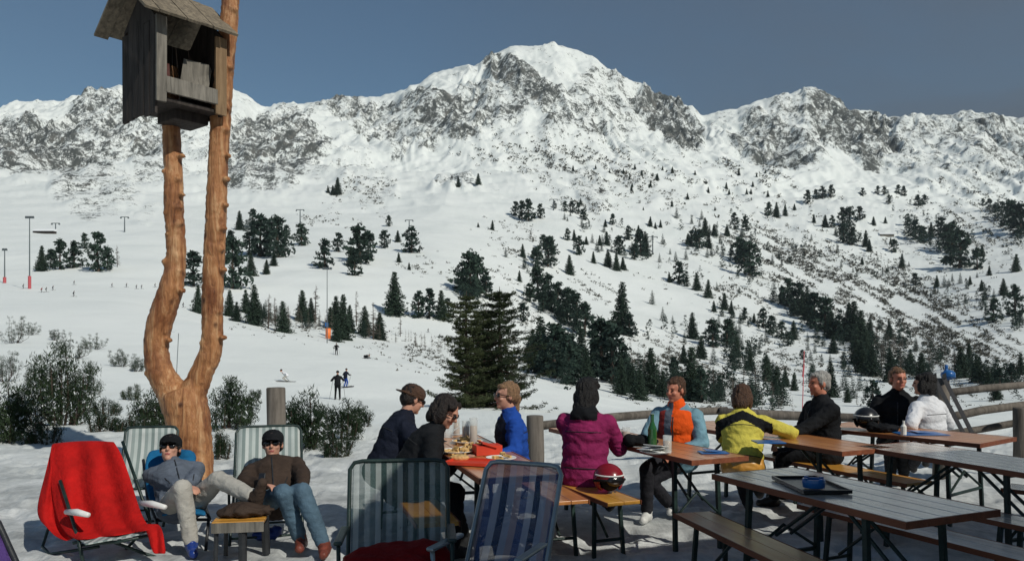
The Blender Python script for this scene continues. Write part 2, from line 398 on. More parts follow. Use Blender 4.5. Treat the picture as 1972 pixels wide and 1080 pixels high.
# relief
far = np.clip((Dg-500)/700, 0, 1); edge = np.clip((DR+5-Dg)/40, 0.25, 1)
Z = Z + np.clip((Dg-1150)/300, 0, 1)*np.clip((DR+5-Dg)/60, .1, 1)*fbm(X/48+fbm(X/130, Dg/130, 2, 8)*1.6, Dg/260, 4, 77, True)*19*(.25+rock)
Z = Z + far*edge*(fbm(X/170, Dg/170, 6, 3, True)*24*(.35+rock) + fbm(X/45, Dg/45, 5, 9, True)*15*(.15+rock))
midw = np.clip((Dg-30)/100, 0, 1)*(1-far*.7)
Z = Z + midw*fbm(X/60, Dg/60, 5, 21)*np.minimum(Dg/130, 3.2)
nz = np.clip((Dg-15)/5, 0, 1)*np.clip((200-Dg)/100, 0, 1)
Z = Z + nz*(fbm(X/6, Dg/6, 5, 31)*.22)
# trampled snow of the terrace
tr = np.clip((17-Dg)/4, 0, 1)
Z = Z + tr*(fbm(X/1.1, Dg/1.1, 4, 51)*.055 + np.minimum(fbm(X/.24, Dg/.24, 3, 71), .05)*.075)
PYg = HY-(Z-EYE)*F/Dg
nv = Z.size; co = np.stack([X, Dg, Z], -1).reshape(-1, 3).astype('f')
nr_, nc_ = Z.shape
idx = np.arange(nv).reshape(nr_, nc_)
quad = np.stack([idx[:-1, :-1], idx[:-1, 1:], idx[1:, 1:], idx[1:, :-1]], -1).reshape(-1, 4)
me = bpy.data.meshes.new('snow_mountainside'); me.vertices.add(nv); me.vertices.foreach_set('co', co.ravel())
me.loops.add(quad.size); me.loops.foreach_set('vertex_index', quad.ravel().astype('i'))
me.polygons.add(len(quad)); me.polygons.foreach_set('loop_start', np.arange(0, quad.size, 4, dtype='i'))
me.polygons.foreach_set('use_smooth', np.ones(len(quad), dtype=bool))
me.update(calc_edges=True); me.validate()
for nm, arr in (('rock', rock), ('trodden', np.clip((16.5-Dg)/9, 0, 1)*np.ones_like(Z))):
    a = me.attributes.new(nm, 'FLOAT', 'POINT'); a.data.foreach_set('value', arr.ravel().astype('f'))
m, nt, b = new_mat('snow_and_rock')
v = coord(nt, 'Object')
at = nt.nodes.new('ShaderNodeAttribute'); at.attribute_name = 'rock'
tt = nt.nodes.new('ShaderNodeAttribute'); tt.attribute_name = 'trodden'
vs_ = coord(nt, 'Object', (1,1,.55))
n1 = noise_node(nt, .030, 8, .75, vs_, .5); n2 = noise_node(nt, .11, 6, .78, vs_, .3)
n3 = noise_node(nt, .55, 4, .75, v)
s1 = math_n(nt, 'ADD', math_n(nt, 'ADD', math_n(nt, 'MULTIPLY', n1.outputs[0], .36), math_n(nt, 'MULTIPLY', n2.outputs[0], .36)), math_n(nt, 'MULTIPLY', n3.outputs[0], .28))
thr = math_n(nt, 'ADD', math_n(nt, 'MULTIPLY', at.outputs['Fac'], .205), -.644)      # s1 + rock*.4 - .82
rk = math_n(nt, 'MULTIPLY', math_n(nt, 'ADD', s1, thr), 34.0, True)
nc = noise_node(nt, .03, 6, .65, v)
rcol = ramp(nt, nc.outputs[0], [(.3, (.045,.052,.050)), (.52, (.085,.092,.086)), (.75, (.16,.152,.135))])
ns = noise_node(nt, .02, 5, .6, v); scol = ramp(nt, ns.outputs[0], [(.3, (.77,.81,.79)), (.7, (.86,.89,.87))])
nd = noise_node(nt, .9, 6, .7, v); nd2 = noise_node(nt, 5, 5, .7, v)
dirt = math_n(nt, 'ADD', math_n(nt, 'MULTIPLY', nd.outputs[0], .6), math_n(nt, 'MULTIPLY', nd2.outputs[0], .4))
dcol = ramp(nt, dirt, [(.38, (.20,.21,.215)), (.52, (.46,.475,.475)), (.66, (.76,.77,.77))])
scol = mix(nt, math_n(nt, 'MULTIPLY', tt.outputs['Fac'], .85), scol, dcol)
nt.links.new(mix(nt, rk, scol, rcol), b.inputs['Base Color'])
b.inputs['Roughness'].default_value = .65; b.inputs['Specular IOR Level'].default_value = .2
nb = noise_node(nt, 3.5, 6, .7, v); mt_ = nt.nodes.new('ShaderNodeMapping'); mt_.inputs['Rotation'].default_value = (0,0,.5); mt_.inputs['Scale'].default_value = (2.2,.12,1); nt.links.new(v, mt_.inputs[0])
ntk = noise_node(nt, 1.0, 5, .7, mt_.outputs[0], .3)
bump(nt, b, math_n(nt, 'ADD', math_n(nt, 'MULTIPLY', nb.outputs[0], .6), math_n(nt, 'MULTIPLY', ntk.outputs[0], .8)), .6, .07)
terrain = tag(link('snow_mountain_slopes', me, m), kind='structure')
M['snow'] = m
# flat ground behind the camera and under the hut
g = MB(); g.box((0,-29,-.16), (120,62,.2)); tag(g.build('snowy_ground', plain('packed_snow', (.62,.63,.64), .7, .15, 2, .4, 9)), kind='structure')

def col_j(px): return int(np.clip(np.searchsorted(cols, px), 1, len(cols)-1))
def hit(px, py, dmin=18):
    """first ground point seen at this photo pixel; returns Vector and distance"""
    j = col_j(px); ys = PYg[:, j]; run = 1e9
    for i in range(len(rows)):
        if rows[i] < dmin: continue
        if ys[i] <= py:
            y0 = ys[i-1]; t = min(1, max(0, (y0-py)/(y0-ys[i]+1e-6))) if y0 > py else 1.0
            D = rows[i-1]+(rows[i]-rows[i-1])*t; z = Z[i-1, j]*(1-t)+Z[i, j]*t; return Vector(((px-HX)/F*D, D, z)), D
        if rows[i] >= DR: break
    return Vector(((px-HX)/F*600, 600, 0)), 600
def ground_z(x, D):
    px = x/D*F+HX; j = col_j(px); i = int(np.searchsorted(rows, D)); i = min(max(i, 1), len(rows)-1)
    t = (D-rows[i-1])/(rows[i]-rows[i-1]); return float(Z[i-1, j]*(1-t)+Z[i, j]*t)

# dwarf shrubs in their thousands: low twiggy tufts on the slopes
def tufts(name, pts, mat_, n_tri=9):
    V = []; Fc = []
    for p, r in pts:
        for k in range(n_tri):
            c = p + Vector((random.gauss(0, .5)*r*1.3, random.gauss(0, .5)*r*1.3, abs(random.gauss(0, .45))*r))
            i = len(V)
            for q in range(3): V.append(c + Vector([random.uniform(-1, 1)*r*.62 for _ in range(3)]))
            Fc.append((i, i+1, i+2))
    me = bpy.data.meshes.new(name); me.from_pydata([tuple(v) for v in V], [], Fc); me.update()
    return tag(link(name, me, mat_), kind='stuff')
pts = []
rng = np.random.default_rng(3)
tries = 0
for cx, cy, rx, ry, a, d in SCR:
    a = R(a); n = int(rx*ry*pi*d*.12)
    for _ in range(n):
        u, w = rng.normal(0, .55), rng.normal(0, .6)
        px = cx + u*rx*cos(a)-w*ry*sin(a); py = cy + u*rx*sin(a)+w*ry*cos(a)
        if px < -200 or px > 2200 or py < 240: continue
        if vn(np.array([(px*.88+py*.47)/34.0]), np.array([(py*.88-px*.47)/5.0]), 5)[0] < .50: continue
        p, D = hit(px, py, 90)
        if D > 1500 or D < 90: continue
        pts.append((p, rng.uniform(1.8, 4.6)*D/1500))
tag(tufts('dwarf_shrubs', pts, M['scrub'], 8), 'low dark dwarf shrubs poking through the snow all over the slopes', 'shrubs')

# ---------------------------------------------------------------- conifers
def leafclump(V, Fc, c, r, n, flat=.6, up=0.0, thin=.45, ls=1.0):
    for _ in range(n):
        d = Vector((random.gauss(0,1), random.gauss(0,1), random.gauss(0,1)*flat)); d = d/(d.length+1e-6)*r*random.random()**.5
        q = c+d; s = r*random.uniform(.4, .8)*ls; i = len(V)
        t = Vector((random.uniform(-1,1), random.uniform(-1,1), random.uniform(-.5,.5)+up)).normalized()*s
        w = t.orthogonal().normalized()*s*thin
        w.rotate(Matrix.Rotation(random.uniform(0, 6.28), 3, t))
        V += [q-t-w*.3, q-t*.2+w, q+t, q-t*.2-w]; Fc.append((i, i+1, i+2, i+3))
def conifer_mesh(kind, seed, dens=1.0):
    """unit-height tree; returns (trunk MB, crown verts, faces)"""
    random.seed(seed); V = []; Fc = []
    tr_ = MB(); bend = random.uniform(-.02, .02)
    if kind == 'spruce':
        tr_.tube([(0,0,-.05),(bend,0,.4),(bend*.5,0,.97)], [.022,.014,.003], 6)
        n = int(26*dens)
        for i in range(n):
            z = .06+.92*(i/n)**.95; L = .24*(1-z)**.82*random.uniform(.75, 1.15)+.010
            m_ = max(4, int(10*(1-z)+3)); a0 = random.uniform(0, 6.28)
            for k in range(m_):
                a = a0+2*pi*k/m_+random.uniform(-.25, .25); l = L*random.uniform(.6, 1.15)
                for t in ((.35, .7, 1.0) if l > .06 else (.5, 1.0)):
                    c = Vector((cos(a)*l*t, sin(a)*l*t, z - l*t*.38 + random.uniform(-.006, .006)))
                    leafclump(V, Fc, c, .040*(1.2-t*.35)*(1-z*.45)+.006, int(7*dens)+1, .6, -.3)
    elif kind == 'pine':                       # stone pine: broad rounded irregular crown
        tr_.tube([(0,0,-.05),(bend,0,.4),(bend,0,.85)], [.03,.022,.008], 6)
        n = int(70*dens)
        for i in range(n):
            z = .05+.90*random.random(); prof = max(.03, (1-z)**.62*min(1, (z+.12)/.32))
            rr = .32*max(.08, prof)*random.uniform(.2, 1.1); a = random.uniform(0, 6.28)
            leafclump(V, Fc, Vector((cos(a)*rr, sin(a)*rr, z)), random.uniform(.05, .085), int(15*dens), .8, .6)
        leafclump(V, Fc, Vector((bend,0,.94)), .05, 12, 1, .7)
    else:                                       # bare larch
        tr_.tube([(0,0,-.05),(bend,0,.5),(bend,0,1)], [.014,.009,.002], 5)
        for i in range(int(70*dens)):
            z = .10+.88*random.random(); L = .17*(1-z)**.7*random.uniform(.5, 1.1)+.015; a = random.uniform(0, 6.28)
            d = Vector((cos(a), sin(a), random.uniform(-.25, .25)))
            for q in range(5):
                s = Vector((0,0,z)) + d*L*random.uniform(.1, .8); e = s+Vector((random.gauss(0,1), random.gauss(0,1), random.gauss(0,.8))).normalized()*L*.4
                i0 = len(V); w = Vector((0,0,.0045)) ; V += [s-w, s+w, e]; Fc.append((i0, i0+1, i0+2))
            i0 = len(V); w = Vector((0,0,.006)); V += [Vector((0,0,z))-w, Vector((0,0,z))+w, Vector((0,0,z))+d*L]; Fc.append((i0, i0+1, i0+2))
    return tr_, V, Fc
MATK = {'spruce': 'spruce', 'pine': 'stone_pine', 'larch': 'larch'}
def far_tree_mesh(kind, seed):
    tr_, V, Fc = conifer_mesh(kind, seed)
    tr_.mesh(V, Fc, 1); me = bpy.data.meshes.new(kind); tr_.bm.to_mesh(me); tr_.bm.free()
    me.materials.append(M['bark']); me.materials.append(M[MATK[kind]]); return me
VAR = {'s': [far_tree_mesh('spruce', 11+i) for i in range(5)], 'p': [far_tree_mesh('pine', 31+i) for i in range(6)], 'l': [far_tree_mesh('larch', 51+i) for i in range(4)]}
KN = {'s': ('spruce_tree', 'pointed spruce'), 'p': ('stone_pine', 'rounded stone pine'), 'l': ('bare_larch', 'bare larch')}
CL = [
 ('in the clump left of the forked trunk', 'p', [(80,522,46,'s'),(98,516,34),(115,519,55),(143,516,48),(163,479,28),(190,523,70),(207,520,40),(226,514,38,'l')]),
 ('beside or between the arms of the trunk', 'p', [(373,551,62),(381,603,52,'s'),(447,556,92),(444,480,34)]),
 ('in the wood just right of the forked trunk', 'p', [(462,443,35,'s'),(486,437,32),(501,494,76),(479,492,42),(535,496,74),(551,464,28),(527,512,28,'s'),(484,531,42,'s'),(513,528,27,'s'),(581,473,43),(519,455,32)]),
 ('in the group behind the floodlight mast', 'p', [(625,517,52),(652,485,34),(692,507,74),(709,500,52),(683,531,46),(676,512,34,'s')]),
 ('scattered above the tree row on the open slope', 's', [(740,478,33,'p'),(766,466,21),(793,487,50,'p'),(768,505,18),(749,436,20,'p'),(641,376,18),(650,374,30),(632,372,14),(883,361,20),(921,355,20)]),
 ('on the slope left of the near spruces', 's', [(760,606,78),(806,612,48,'p'),(827,613,53,'p'),(851,615,53),(863,611,34,'p'),(788,520,14)]),
 ('directly behind the tips of the near spruces', 'p', [(905,571,88),(920,562,66),(890,560,56),(935,575,40)]),
 ('left half of the row behind the piste crest', 's', [(442,609,48),(455,619,36),(474,602,42),(491,626,74),(517,633,62,'l'),(530,630,52,'l'),(546,640,57),(556,636,44,'l'),(583,619,57),(599,618,42),(607,621,66,'l')]),
 ('right half of the row behind the piste crest', 's', [(636,633,40),(646,630,57),(660,654,82),(673,640,50),(687,626,60,'l'),(703,644,52),(719,654,66,'l'),(731,654,50),(648,658,42),(771,648,34,'l'),(762,660,20,'l'),(800,668,26,'l')]),
 ('in the small stand high above the plum jacket', 'p', [(993,416,26),(1005,423,34),(1018,426,40),(1040,421,26),(1088,408,20),(1102,410,22),(1114,412,20),(1124,424,22),(921,438,9,'s'),(948,443,18,'s'),(1068,402,14)]),
 ('in the clump above the dark diagonal pine wood', 'p', [(1007,496,25,'s'),(1035,517,40),(1046,482,28),(1055,514,54),(1062,492,34),(1097,529,36,'s'),(1000,542,20,'s'),(1028,500,22)]),
 ('left half of the mixed stand at mid slope', 's', [(1092,463,23,'p'),(1106,464,21),(1115,491,34,'p'),(1129,471,15),(1155,473,19),(1169,473,26),(1143,507,22),(1171,514,32),(1187,521,33),(1192,489,33,'p')]),
 ('right half of the mixed stand at mid slope', 's', [(1210,461,26,'p'),(1229,457,22),(1233,492,47,'p'),(1242,492,44),(1222,500,29,'p'),(1200,520,24),(1252,436,18),(1262,441,12),(1272,438,14),(1180,433,20,'p'),(1166,437,14)]),
 ('in the dark diagonal pine wood mid picture', 'p', [(1037,578,60),(1055,585,54),(1074,602,55),(1092,614,56),(1110,632,62),(1126,648,62),(1020,582,36),(1104,606,44),(1046,600,36),(1008,620,36)]),
 ('beside the snow field above the orange vest', 's', [(1196,642,94),(1212,648,42,'p'),(1180,640,26),(1308,547,40,'p'),(1289,544,19),(1342,559,32),(1363,573,33),(1322,552,18,'p'),(1375,600,20),(1395,596,30),(1408,604,24)]),
 ('in the clump high above the orange vest', 'p', [(1333,475,30),(1347,478,34),(1358,454,33,'s'),(1365,478,28,'s'),(1375,454,21,'s'),(1340,465,24,'s'),(1325,470,20,'s'),(1400,455,22,'s')]),
 ('low in the wood behind the plum jacket', 'p', [(1041,720,105,'s'),(1068,728,100),(1094,738,98),(1118,716,80,'s'),(1024,700,62,'s'),(1131,746,70,'s'),(1146,690,50,'s'),(1080,700,66,'s')]),
 ('between the plum jacket and the orange vest', 's', [(1160,732,112,'p'),(1178,739,104,'p'),(1196,760,66),(1217,757,54),(1254,758,84),(1240,742,52,'l'),(1204,722,46),(1232,770,56),(1276,764,48)]),
 ('in the wood right behind the orange vest', 's', [(1298,735,44,'p'),(1330,772,98),(1352,775,60,'p'),(1312,752,42,'l'),(1376,770,60,'l'),(1390,756,50,'l'),(1333,652,48),(1372,668,54,'p'),(1350,690,40,'s'),(1316,700,34)]),
 ('low on the slope behind the yellow jacket', 's', [(1400,668,50,'p'),(1407,660,45),(1418,687,38),(1444,713,40),(1478,735,50),(1432,766,50,'l'),(1455,768,56,'l'),(1495,760,52),(1513,744,32),(1529,752,34),(1412,770,46,'l'),(1486,784,46,'l')]),
 ('in the clumps high above the yellow jacket', 'p', [(1415,442,30),(1437,445,30),(1422,501,42),(1443,531,62),(1432,510,46),(1480,416,25),(1495,419,28,'s'),(1512,416,22,'s'),(1425,490,26,'s')]),
 ('left part of the upper right stand', 'p', [(1567,429,16,'s'),(1589,438,23,'s'),(1602,438,22),(1622,434,32),(1635,438,38),(1624,468,36),(1641,471,32),(1656,423,24),(1682,434,16,'s'),(1667,475,30,'s'),(1674,484,22,'s')]),
 ('in the topmost row on the right slope', 'p', [(1556,392,24),(1571,384,18),(1584,382,22),(1600,380,22),(1661,378,15),(1690,374,15),(1703,374,16),(1730,374,17),(1741,377,18),(1712,392,15),(1768,396,20),(1780,394,18)]),
 ('right part of the dark upper right stand', 'p', [(1748,434,22),(1763,460,34),(1778,468,31),(1793,456,27,'s'),(1811,456,38),(1833,487,56),(1848,516,66),(1863,471,23,'s'),(1882,519,40),(1891,494,22,'s'),(1822,478,40)]),
 ('high on the slope at the right edge', 'p', [(1950,440,50),(1966,452,62),(1930,416,26),(1905,404,20),(1943,418,30),(1893,397,14),(1917,408,18),(1956,523,32,'s'),(1933,568,30,'s'),(1955,608,56),(1913,620,42)]),
 ('scattered over the scrubby right slope', 's', [(1722,486,24,'p'),(1737,516,26),(1763,549,22,'p'),(1804,553,22),(1715,470,12),(1705,430,12),(1660,510,14),(1530,405,12),(1890,560,20),(1868,548,16),(1905,530,18)]),
 ('in the diagonal wood above the grey haired man', 's', [(1518,590,50,'p'),(1537,597,54,'p'),(1555,616,62),(1571,630,62,'p'),(1589,638,60,'p'),(1505,580,30),(1545,606,44),(1601,650,46)]),
 ('at the lower end of the diagonal wood', 's', [(1633,638,52),(1615,653,46,'p'),(1644,656,72),(1659,675,74),(1674,660,46),(1713,653,34),(1604,680,34),(1690,680,46,'l'),(1702,700,44,'l'),(1648,700,50)]),
 ('in the thin tree line beside the right piste', 'p', [(1433,616,22),(1470,631,38),(1485,642,32),(1505,653,32),(1528,653,34,'s'),(1518,666,26),(1545,690,16),(1452,622,18,'s')]),
 ('above the heads at the far right table', 's', [(1659,717,58),(1678,724,56),(1698,716,50,'l'),(1715,735,56),(1735,728,54,'l'),(1752,720,46),(1774,728,46),(1790,722,40,'l'),(1668,690,44)]),
 ('above the log fence at the right edge', 's', [(1852,728,56),(1882,735,50),(1866,708,44),(1948,744,42,'p'),(1925,752,42,'p'),(1903,742,34),(1965,722,40),(1838,712,32,'l'),(1918,770,36)]),
 ('on snow just right of the grey haired man', 's', [(1600,765,66),(1681,783,48,'p'),(1650,778,22,'l'),(1632,775,26)]),
]
ORD = ['leftmost','second from left','third from left','fourth from left','fifth from left','sixth from left','seventh from left','eighth from left','ninth from left','tenth from left','eleventh from left','rightmost']
rt = random.Random(5)
for phrase, dk, lst in CL:
    pass
# the closed belts of wood: trees past counting, one mass
def wood_mass(name, belts, label, seed):
    rr = random.Random(seed); LOW = {}
    for kd in ('spruce', 'pine', 'larch'):
        LOW[kd[0]] = []
        for i in range(3):
            t_, V_, F_ = conifer_mesh(kd, 200+i+ord(kd[0]), .5 if kd != 'larch' else .7); t_.bm.free()
            LOW[kd[0]].append((np.array([tuple(a) for a in V_], 'f'), F_))
    AV = []; AF = []; n0 = 0
    for x0, y0, x1, y1, wd_, n, h0, h1, kinds in belts:
        for _ in range(n):
            t = rr.random(); px = x0+(x1-x0)*t+rr.gauss(0, wd_*.6); py = y0+(y1-y0)*t+rr.gauss(0, wd_*.4)
            p, D = hit(px, py, 120); kd = rr.choice(kinds); V_, F_ = rr.choice(LOW[kd]); h = rr.uniform(h0, h1)*D/F; w_ = h*rr.uniform(1.0, 1.35); a = rr.uniform(0, 6.28)
            x_ = (V_[:, 0]*cos(a)-V_[:, 1]*sin(a))*w_+p.x; y_ = (V_[:, 0]*sin(a)+V_[:, 1]*cos(a))*w_+p.y
            AV.append(np.stack([x_, y_, V_[:, 2]*h+p.z], -1)); AF += [tuple(q+n0 for q in f_) for f_ in F_]; n0 += len(V_)
    me = bpy.data.meshes.new(name); me.from_pydata(np.concatenate(AV).tolist(), [], AF); me.update()
    return tag(link(name, me, M['stone_pine']), label, 'wood', kind='stuff')
wood_mass('conifer_wood', [(1040,585,1120,640,16,26,26,48,'ppps'),(1030,700,1110,742,22,24,45,80,'sp'),(1150,715,1240,760,20,18,40,80,'sp'),(1270,740,1400,775,18,24,30,62,'spp'),
  (1505,585,1600,640,12,24,26,46,'sp'),(1600,640,1700,690,14,26,26,52,'sps'),(1650,700,1800,735,14,28,26,46,'sp'),(1840,715,1972,750,16,24,26,46,'sp'),(1750,450,1860,520,14,20,22,38,'p'),(1920,410,1972,470,14,16,20,36,'p'),
  (1590,440,1660,475,10,14,16,28,'ps'),(1400,640,1500,735,12,20,22,38,'sp'),(465,440,545,490,12,18,22,38,'ps'),(440,605,740,650,8,34,20,40,'s'),(1150,475,1245,500,12,18,16,30,'ps'),(1380,600,1530,665,8,24,12,24,'ps'),
  (1880,560,1965,640,16,16,18,34,'sp'),(870,560,940,600,14,12,26,46,'p'),(1250,470,1440,500,10,12,14,26,'ps'),(1700,650,1840,700,18,20,18,32,'sp'),(985,500,1060,560,14,10,16,28,'ps'),(1300,430,1950,600,50,70,10,24,'sp'),(1080,420,1450,560,40,40,9,22,'sp'),(1500,640,1950,760,40,50,18,34,'sp'),(1250,620,1650,720,40,40,16,30,'sp'),(1180,735,1500,790,22,34,40,66,'sps'),(1560,735,1700,770,20,10,34,52,'s'),(1380,690,1480,740,20,14,30,50,'sp'),(1700,380,1960,500,30,30,9,20,'p')],
  'closed dark belts of conifers running across the slopes', 5)
M['stone_pine'], _sp = M['larch'], M['stone_pine']
wood_mass('bare_larch_thicket', [(1200,700,1510,790,26,70,22,44,'l'),(440,610,740,655,8,30,24,44,'l'),(1000,640,1160,700,20,18,24,44,'l'),(1680,660,1820,720,18,30,22,36,'l'),(760,650,860,680,8,14,18,30,'l')],
  'grey brown thickets of bare larches low on the slopes', 6)
M['stone_pine'] = _sp
for phrase, dk, lst in CL:
    lst = sorted(lst, key=lambda t: t[0])
    for i, t in enumerate(lst):
        kind = t[3] if len(t) > 3 else dk
        px, py, h = t[:3]
        p, D = hit(px, py, 110)
        o = bpy.data.objects.new(KN[kind][0], rt.choice(VAR[kind])); C.objects.link(o)
        hm = h*D/F*1.12
        wd = {'s': 1.22, 'p': 1.25, 'l': 1.3}[kind]*rt.uniform(.88, 1.15)
        if h > 60 and kind == 's': wd *= .92
        o.location = p - Vector((0,0,.02*hm)); o.scale = (hm*wd, hm*wd, hm); o.rotation_euler = (rt.uniform(-.03,.03), rt.uniform(-.03,.03), rt.uniform(0, 6.28))
        o_i = ORD[i] if i < len(lst)-1 else 'rightmost'
        tag(o, '%s, %s %s' % (KN[kind][1], o_i, phrase), 'tree', 'conifers ' + phrase)
# tiny trees dotted over the middle of the mountain
spots = [(1100+rt.uniform(0, 380), rt.uniform(318, 400)) for _ in range(34)]
for px, py in spots:
    py = py + (px-1100)*.04; p, D = hit(px, py, 300)
    o = bpy.data.objects.new('spruce_tree', rt.choice(VAR['s'])); C.objects.link(o); hm = rt.uniform(7, 14)*D/F
    o.location = p; o.scale = (hm*1.2, hm*1.2, hm); o.rotation_euler = (0,0,rt.uniform(0, 6))
    tag(o, 'tiny dark spruce dotted on the snow right below the main peak', 'tree', 'tiny spruces below the main peak')
# ---------------------------------------------------------------- camera, sun, sky
cd = bpy.data.cameras.new('camera'); cam = bpy.data.objects.new('camera', cd); C.objects.link(cam)
cam.location = (0, 0, EYE); cam.rotation_euler = (R(90), 0, 0); cd.sensor_width = 36; cd.lens = 36*F/1972
cd.shift_y = (HY-540)/1972; cd.clip_start = .05; cd.clip_end = 9000; sc.camera = cam
SUN_AZ = atan2(-.72, .69); SUN_EL = R(40)
sd_ = Vector((cos(SUN_AZ)*cos(SUN_EL), sin(SUN_AZ)*cos(SUN_EL), sin(SUN_EL)))
sl = bpy.data.lights.new('sun', 'SUN'); sl.energy = 3.15; sl.angle = R(.5); sl.color = (1,.965,.87)
so = bpy.data.objects.new('sun', sl); C.objects.link(so); so.rotation_euler = sd_.to_track_quat('Z', 'Y').to_euler(); so.location = sd_*50
w = bpy.data.worlds.new('World'); sc.world = w; w.use_nodes = True; nt = w.node_tree
bg = nt.nodes['Background']; sky = nt.nodes.new('ShaderNodeTexSky'); sky.sky_type = 'NISHITA'; sky.sun_disc = False
sky.sun_elevation = SUN_EL; sky.sun_rotation = pi/2 - SUN_AZ; sky.altitude = 1900; sky.air_density = 1.3; sky.dust_density = .6; sky.ozone_density = 1.5
tc = nt.nodes.new('ShaderNodeTexCoord')
mp = nt.nodes.new('ShaderNodeMapping'); mp.inputs['Scale'].default_value = (1.2,1.2,3.2); mp.inputs['Location'].default_value = (.6,.2,0)
nt.links.new(tc.outputs['Generated'], mp.inputs[0])
nn = noise_node(nt, 1.6, 6, .55, mp.outputs[0], .5)
sx = nt.nodes.new('ShaderNodeSeparateXYZ'); nt.links.new(tc.outputs['Generated'], sx.inputs[0])
side = math_n(nt, 'MULTIPLY', math_n(nt, 'ADD', sx.outputs[0], .12), 1.5, True)
cl = math_n(nt, 'MULTIPLY', ramp(nt, nn.outputs[0], [(.30, (.35,.35,.35)), (.62, (1,1,1))]), side)
tint = nt.nodes.new('ShaderNodeMix'); tint.data_type = 'RGBA'; tint.blend_type = 'MULTIPLY'; tint.inputs[0].default_value = 1; nt.links.new(sky.outputs[0], tint.inputs[6]); tint.inputs[7].default_value = (.92,1.10,1.13,1)
skc = mix(nt, math_n(nt, 'MULTIPLY', cl, 1.0, True), tint.outputs[2], (1.75,2.05,2.5))
nt.links.new(skc, bg.inputs[0]); bg.inputs[1].default_value = .053
sc.view_settings.view_transform = 'Standard'; sc.view_settings.look = 'None'; sc.view_settings.gamma = 1; sc.view_settings.exposure = 0
sc.render.engine = 'CYCLES'; sc.render.resolution_x = 1024; sc.render.resolution_y = 560
# ---------------------------------------------------------------- hut behind the photographer (casts the shade on the near tables)
hut = empty('mountain_hut', (4.2,-1.2,0), 0, 'brown timber mountain hut behind the terrace, its eaves shading the near tables', 'hut')
EO = Vector((.95,.31,0)).normalized(); EN = Vector((EO.y,-EO.x,0))         # eave direction, and away from the terrace
def hutp(a, b, z): return Vector((1.78,2.04,0)) + EO*a + EN*b + Vector((0,0,z)) - Vector((4.2,-1.2,0))
q = MB()
for zz, dz in ((3.72,.14),):
    q.prism([hutp(0,0,3.72), hutp(15,0,3.72), hutp(15,4.2,5.3), hutp(0,4.2,5.3)], (0,0,.14))
    q.prism([hutp(0,4.2,5.3), hutp(15,4.2,5.3), hutp(15,8.4,3.72), hutp(0,8.4,3.72)], (0,0,.14))
q.build('roof', M['shingle'], hut)
q = MB()
q.prism([hutp(.5,1.6,-.1), hutp(14.5,1.6,-.1), hutp(14.5,1.9,-.1), hutp(.5,1.9,-.1)], (0,0,4.3))
q.prism([hutp(.5,1.9,-.1), hutp(.8,1.9,-.1), hutp(.8,7.6,-.1), hutp(.5,7.6,-.1)], (0,0,4.1))
q.prism([hutp(14.2,1.9,-.1), hutp(14.5,1.9,-.1), hutp(14.5,7.6,-.1), hutp(14.2,7.6,-.1)], (0,0,4.1))
q.build('wall', M['wood_old_dark'], hut)

# ---------------------------------------------------------------- forked trunk and bird house
DT = 9.0
tk = MB()
def tp(x, y, D=DT): return P(x, y, D)
sc_ = DT/F
def limb(pts, n=14):
    ctr = [tp(x, y, D) for x, y, w_, D in pts]; rr = [w_*.94*D/F for x, y, w_, D in pts]
    # subdivide smoothly
    P2 = []; R2 = []
    for i in range(len(ctr)-1):
        p0 = ctr[max(i-1,0)]; p1 = ctr[i]; p2 = ctr[i+1]; p3 = ctr[min(i+2, len(ctr)-1)]
        for k in range(6):
            t = k/6; P2.append(.5*((2*p1)+(-p0+p2)*t+(2*p0-5*p1+4*p2-p3)*t*t+(-p0+3*p1-3*p2+p3)*t**3)); R2.append(rr[i]*(1-t)+rr[i+1]*t)
    P2.append(ctr[-1]); R2.append(rr[-1])
    R2 = [r*(1+.035*mnoise.noise(p*4)) for p, r in zip(P2, R2)]
    tk.tube(P2, R2, n)
limb([(372,935,36,9),(378,905,33,9),(372,860,38,9),(364,815,42,9),(356,780,46,9),(345,752,42,9)])
limb([(352,790,36,9),(330,752,30,9),(308,715,26,9),(301,672,24,9),(306,630,25,9),(318,590,25,9),(331,550,24,9),(339,505,19,9),(338,450,19,9),(335,400,19,9),(334,340,18,9),(331,280,18,9),(328,200,16,9),(328,130,15,9)])
limb([(352,790,34,9),(372,755,27,9),(390,715,23,9),(405,680,22,9),(409,640,21,9),(409,590,21,9),(411,520,21,9),(415,440,21,9),(418,360,20,9),(422,280,20,9),(427,200,20,9),(434,110,19,9),(441,40,18,9),(446,-40,17,9),(450,-130,15,9)])
kn = [(344,398,19),(322,370,16),(345,430,17),(317,330,15),(353,375,12),(411,250,15),(440,210,15),(403,560,15),(427,480,17),(440,300,14),(345,520,16),(292,680,17),(318,640,12),(425,150,14),(320,410,15),(322,450,10),(351,300,16),(318,505,18),(352,560,14),(300,600,14),(310,560,16),(298,640,20),(326,655,14),(285,720,18),(437,345,16),(435,395,16),(430,440,16),(404,490,18),(432,520,16),(414,330,18),(437,250,16),(443,130,18),(452,20,17),(421,600,16),(390,660,14),(430,650,16),(344,345,14),(330,270,16),(360,790,20),(335,470,19),(409,405,20)]
for x, y, rr in kn:
    c = tp(x, y, DT-.06); tk.ball(c, (rr*.0034*.8, .05, rr*.0026*.8), sub=2)
mt, nt, b = new_mat('peeled_pine_wood')
v = coord(nt, 'Object', (9,9,1.0)); n1 = noise_node(nt, 1.6, 7, .7, v, .8); v2 = coord(nt, 'Object', (1,1,.6)); n2 = noise_node(nt, 3.2, 5, .65, v2, .4)
col = ramp(nt, n1.outputs[0], [(.30,(.17,.065,.028)),(.5,(.42,.185,.072)),(.72,(.68,.43,.23))])
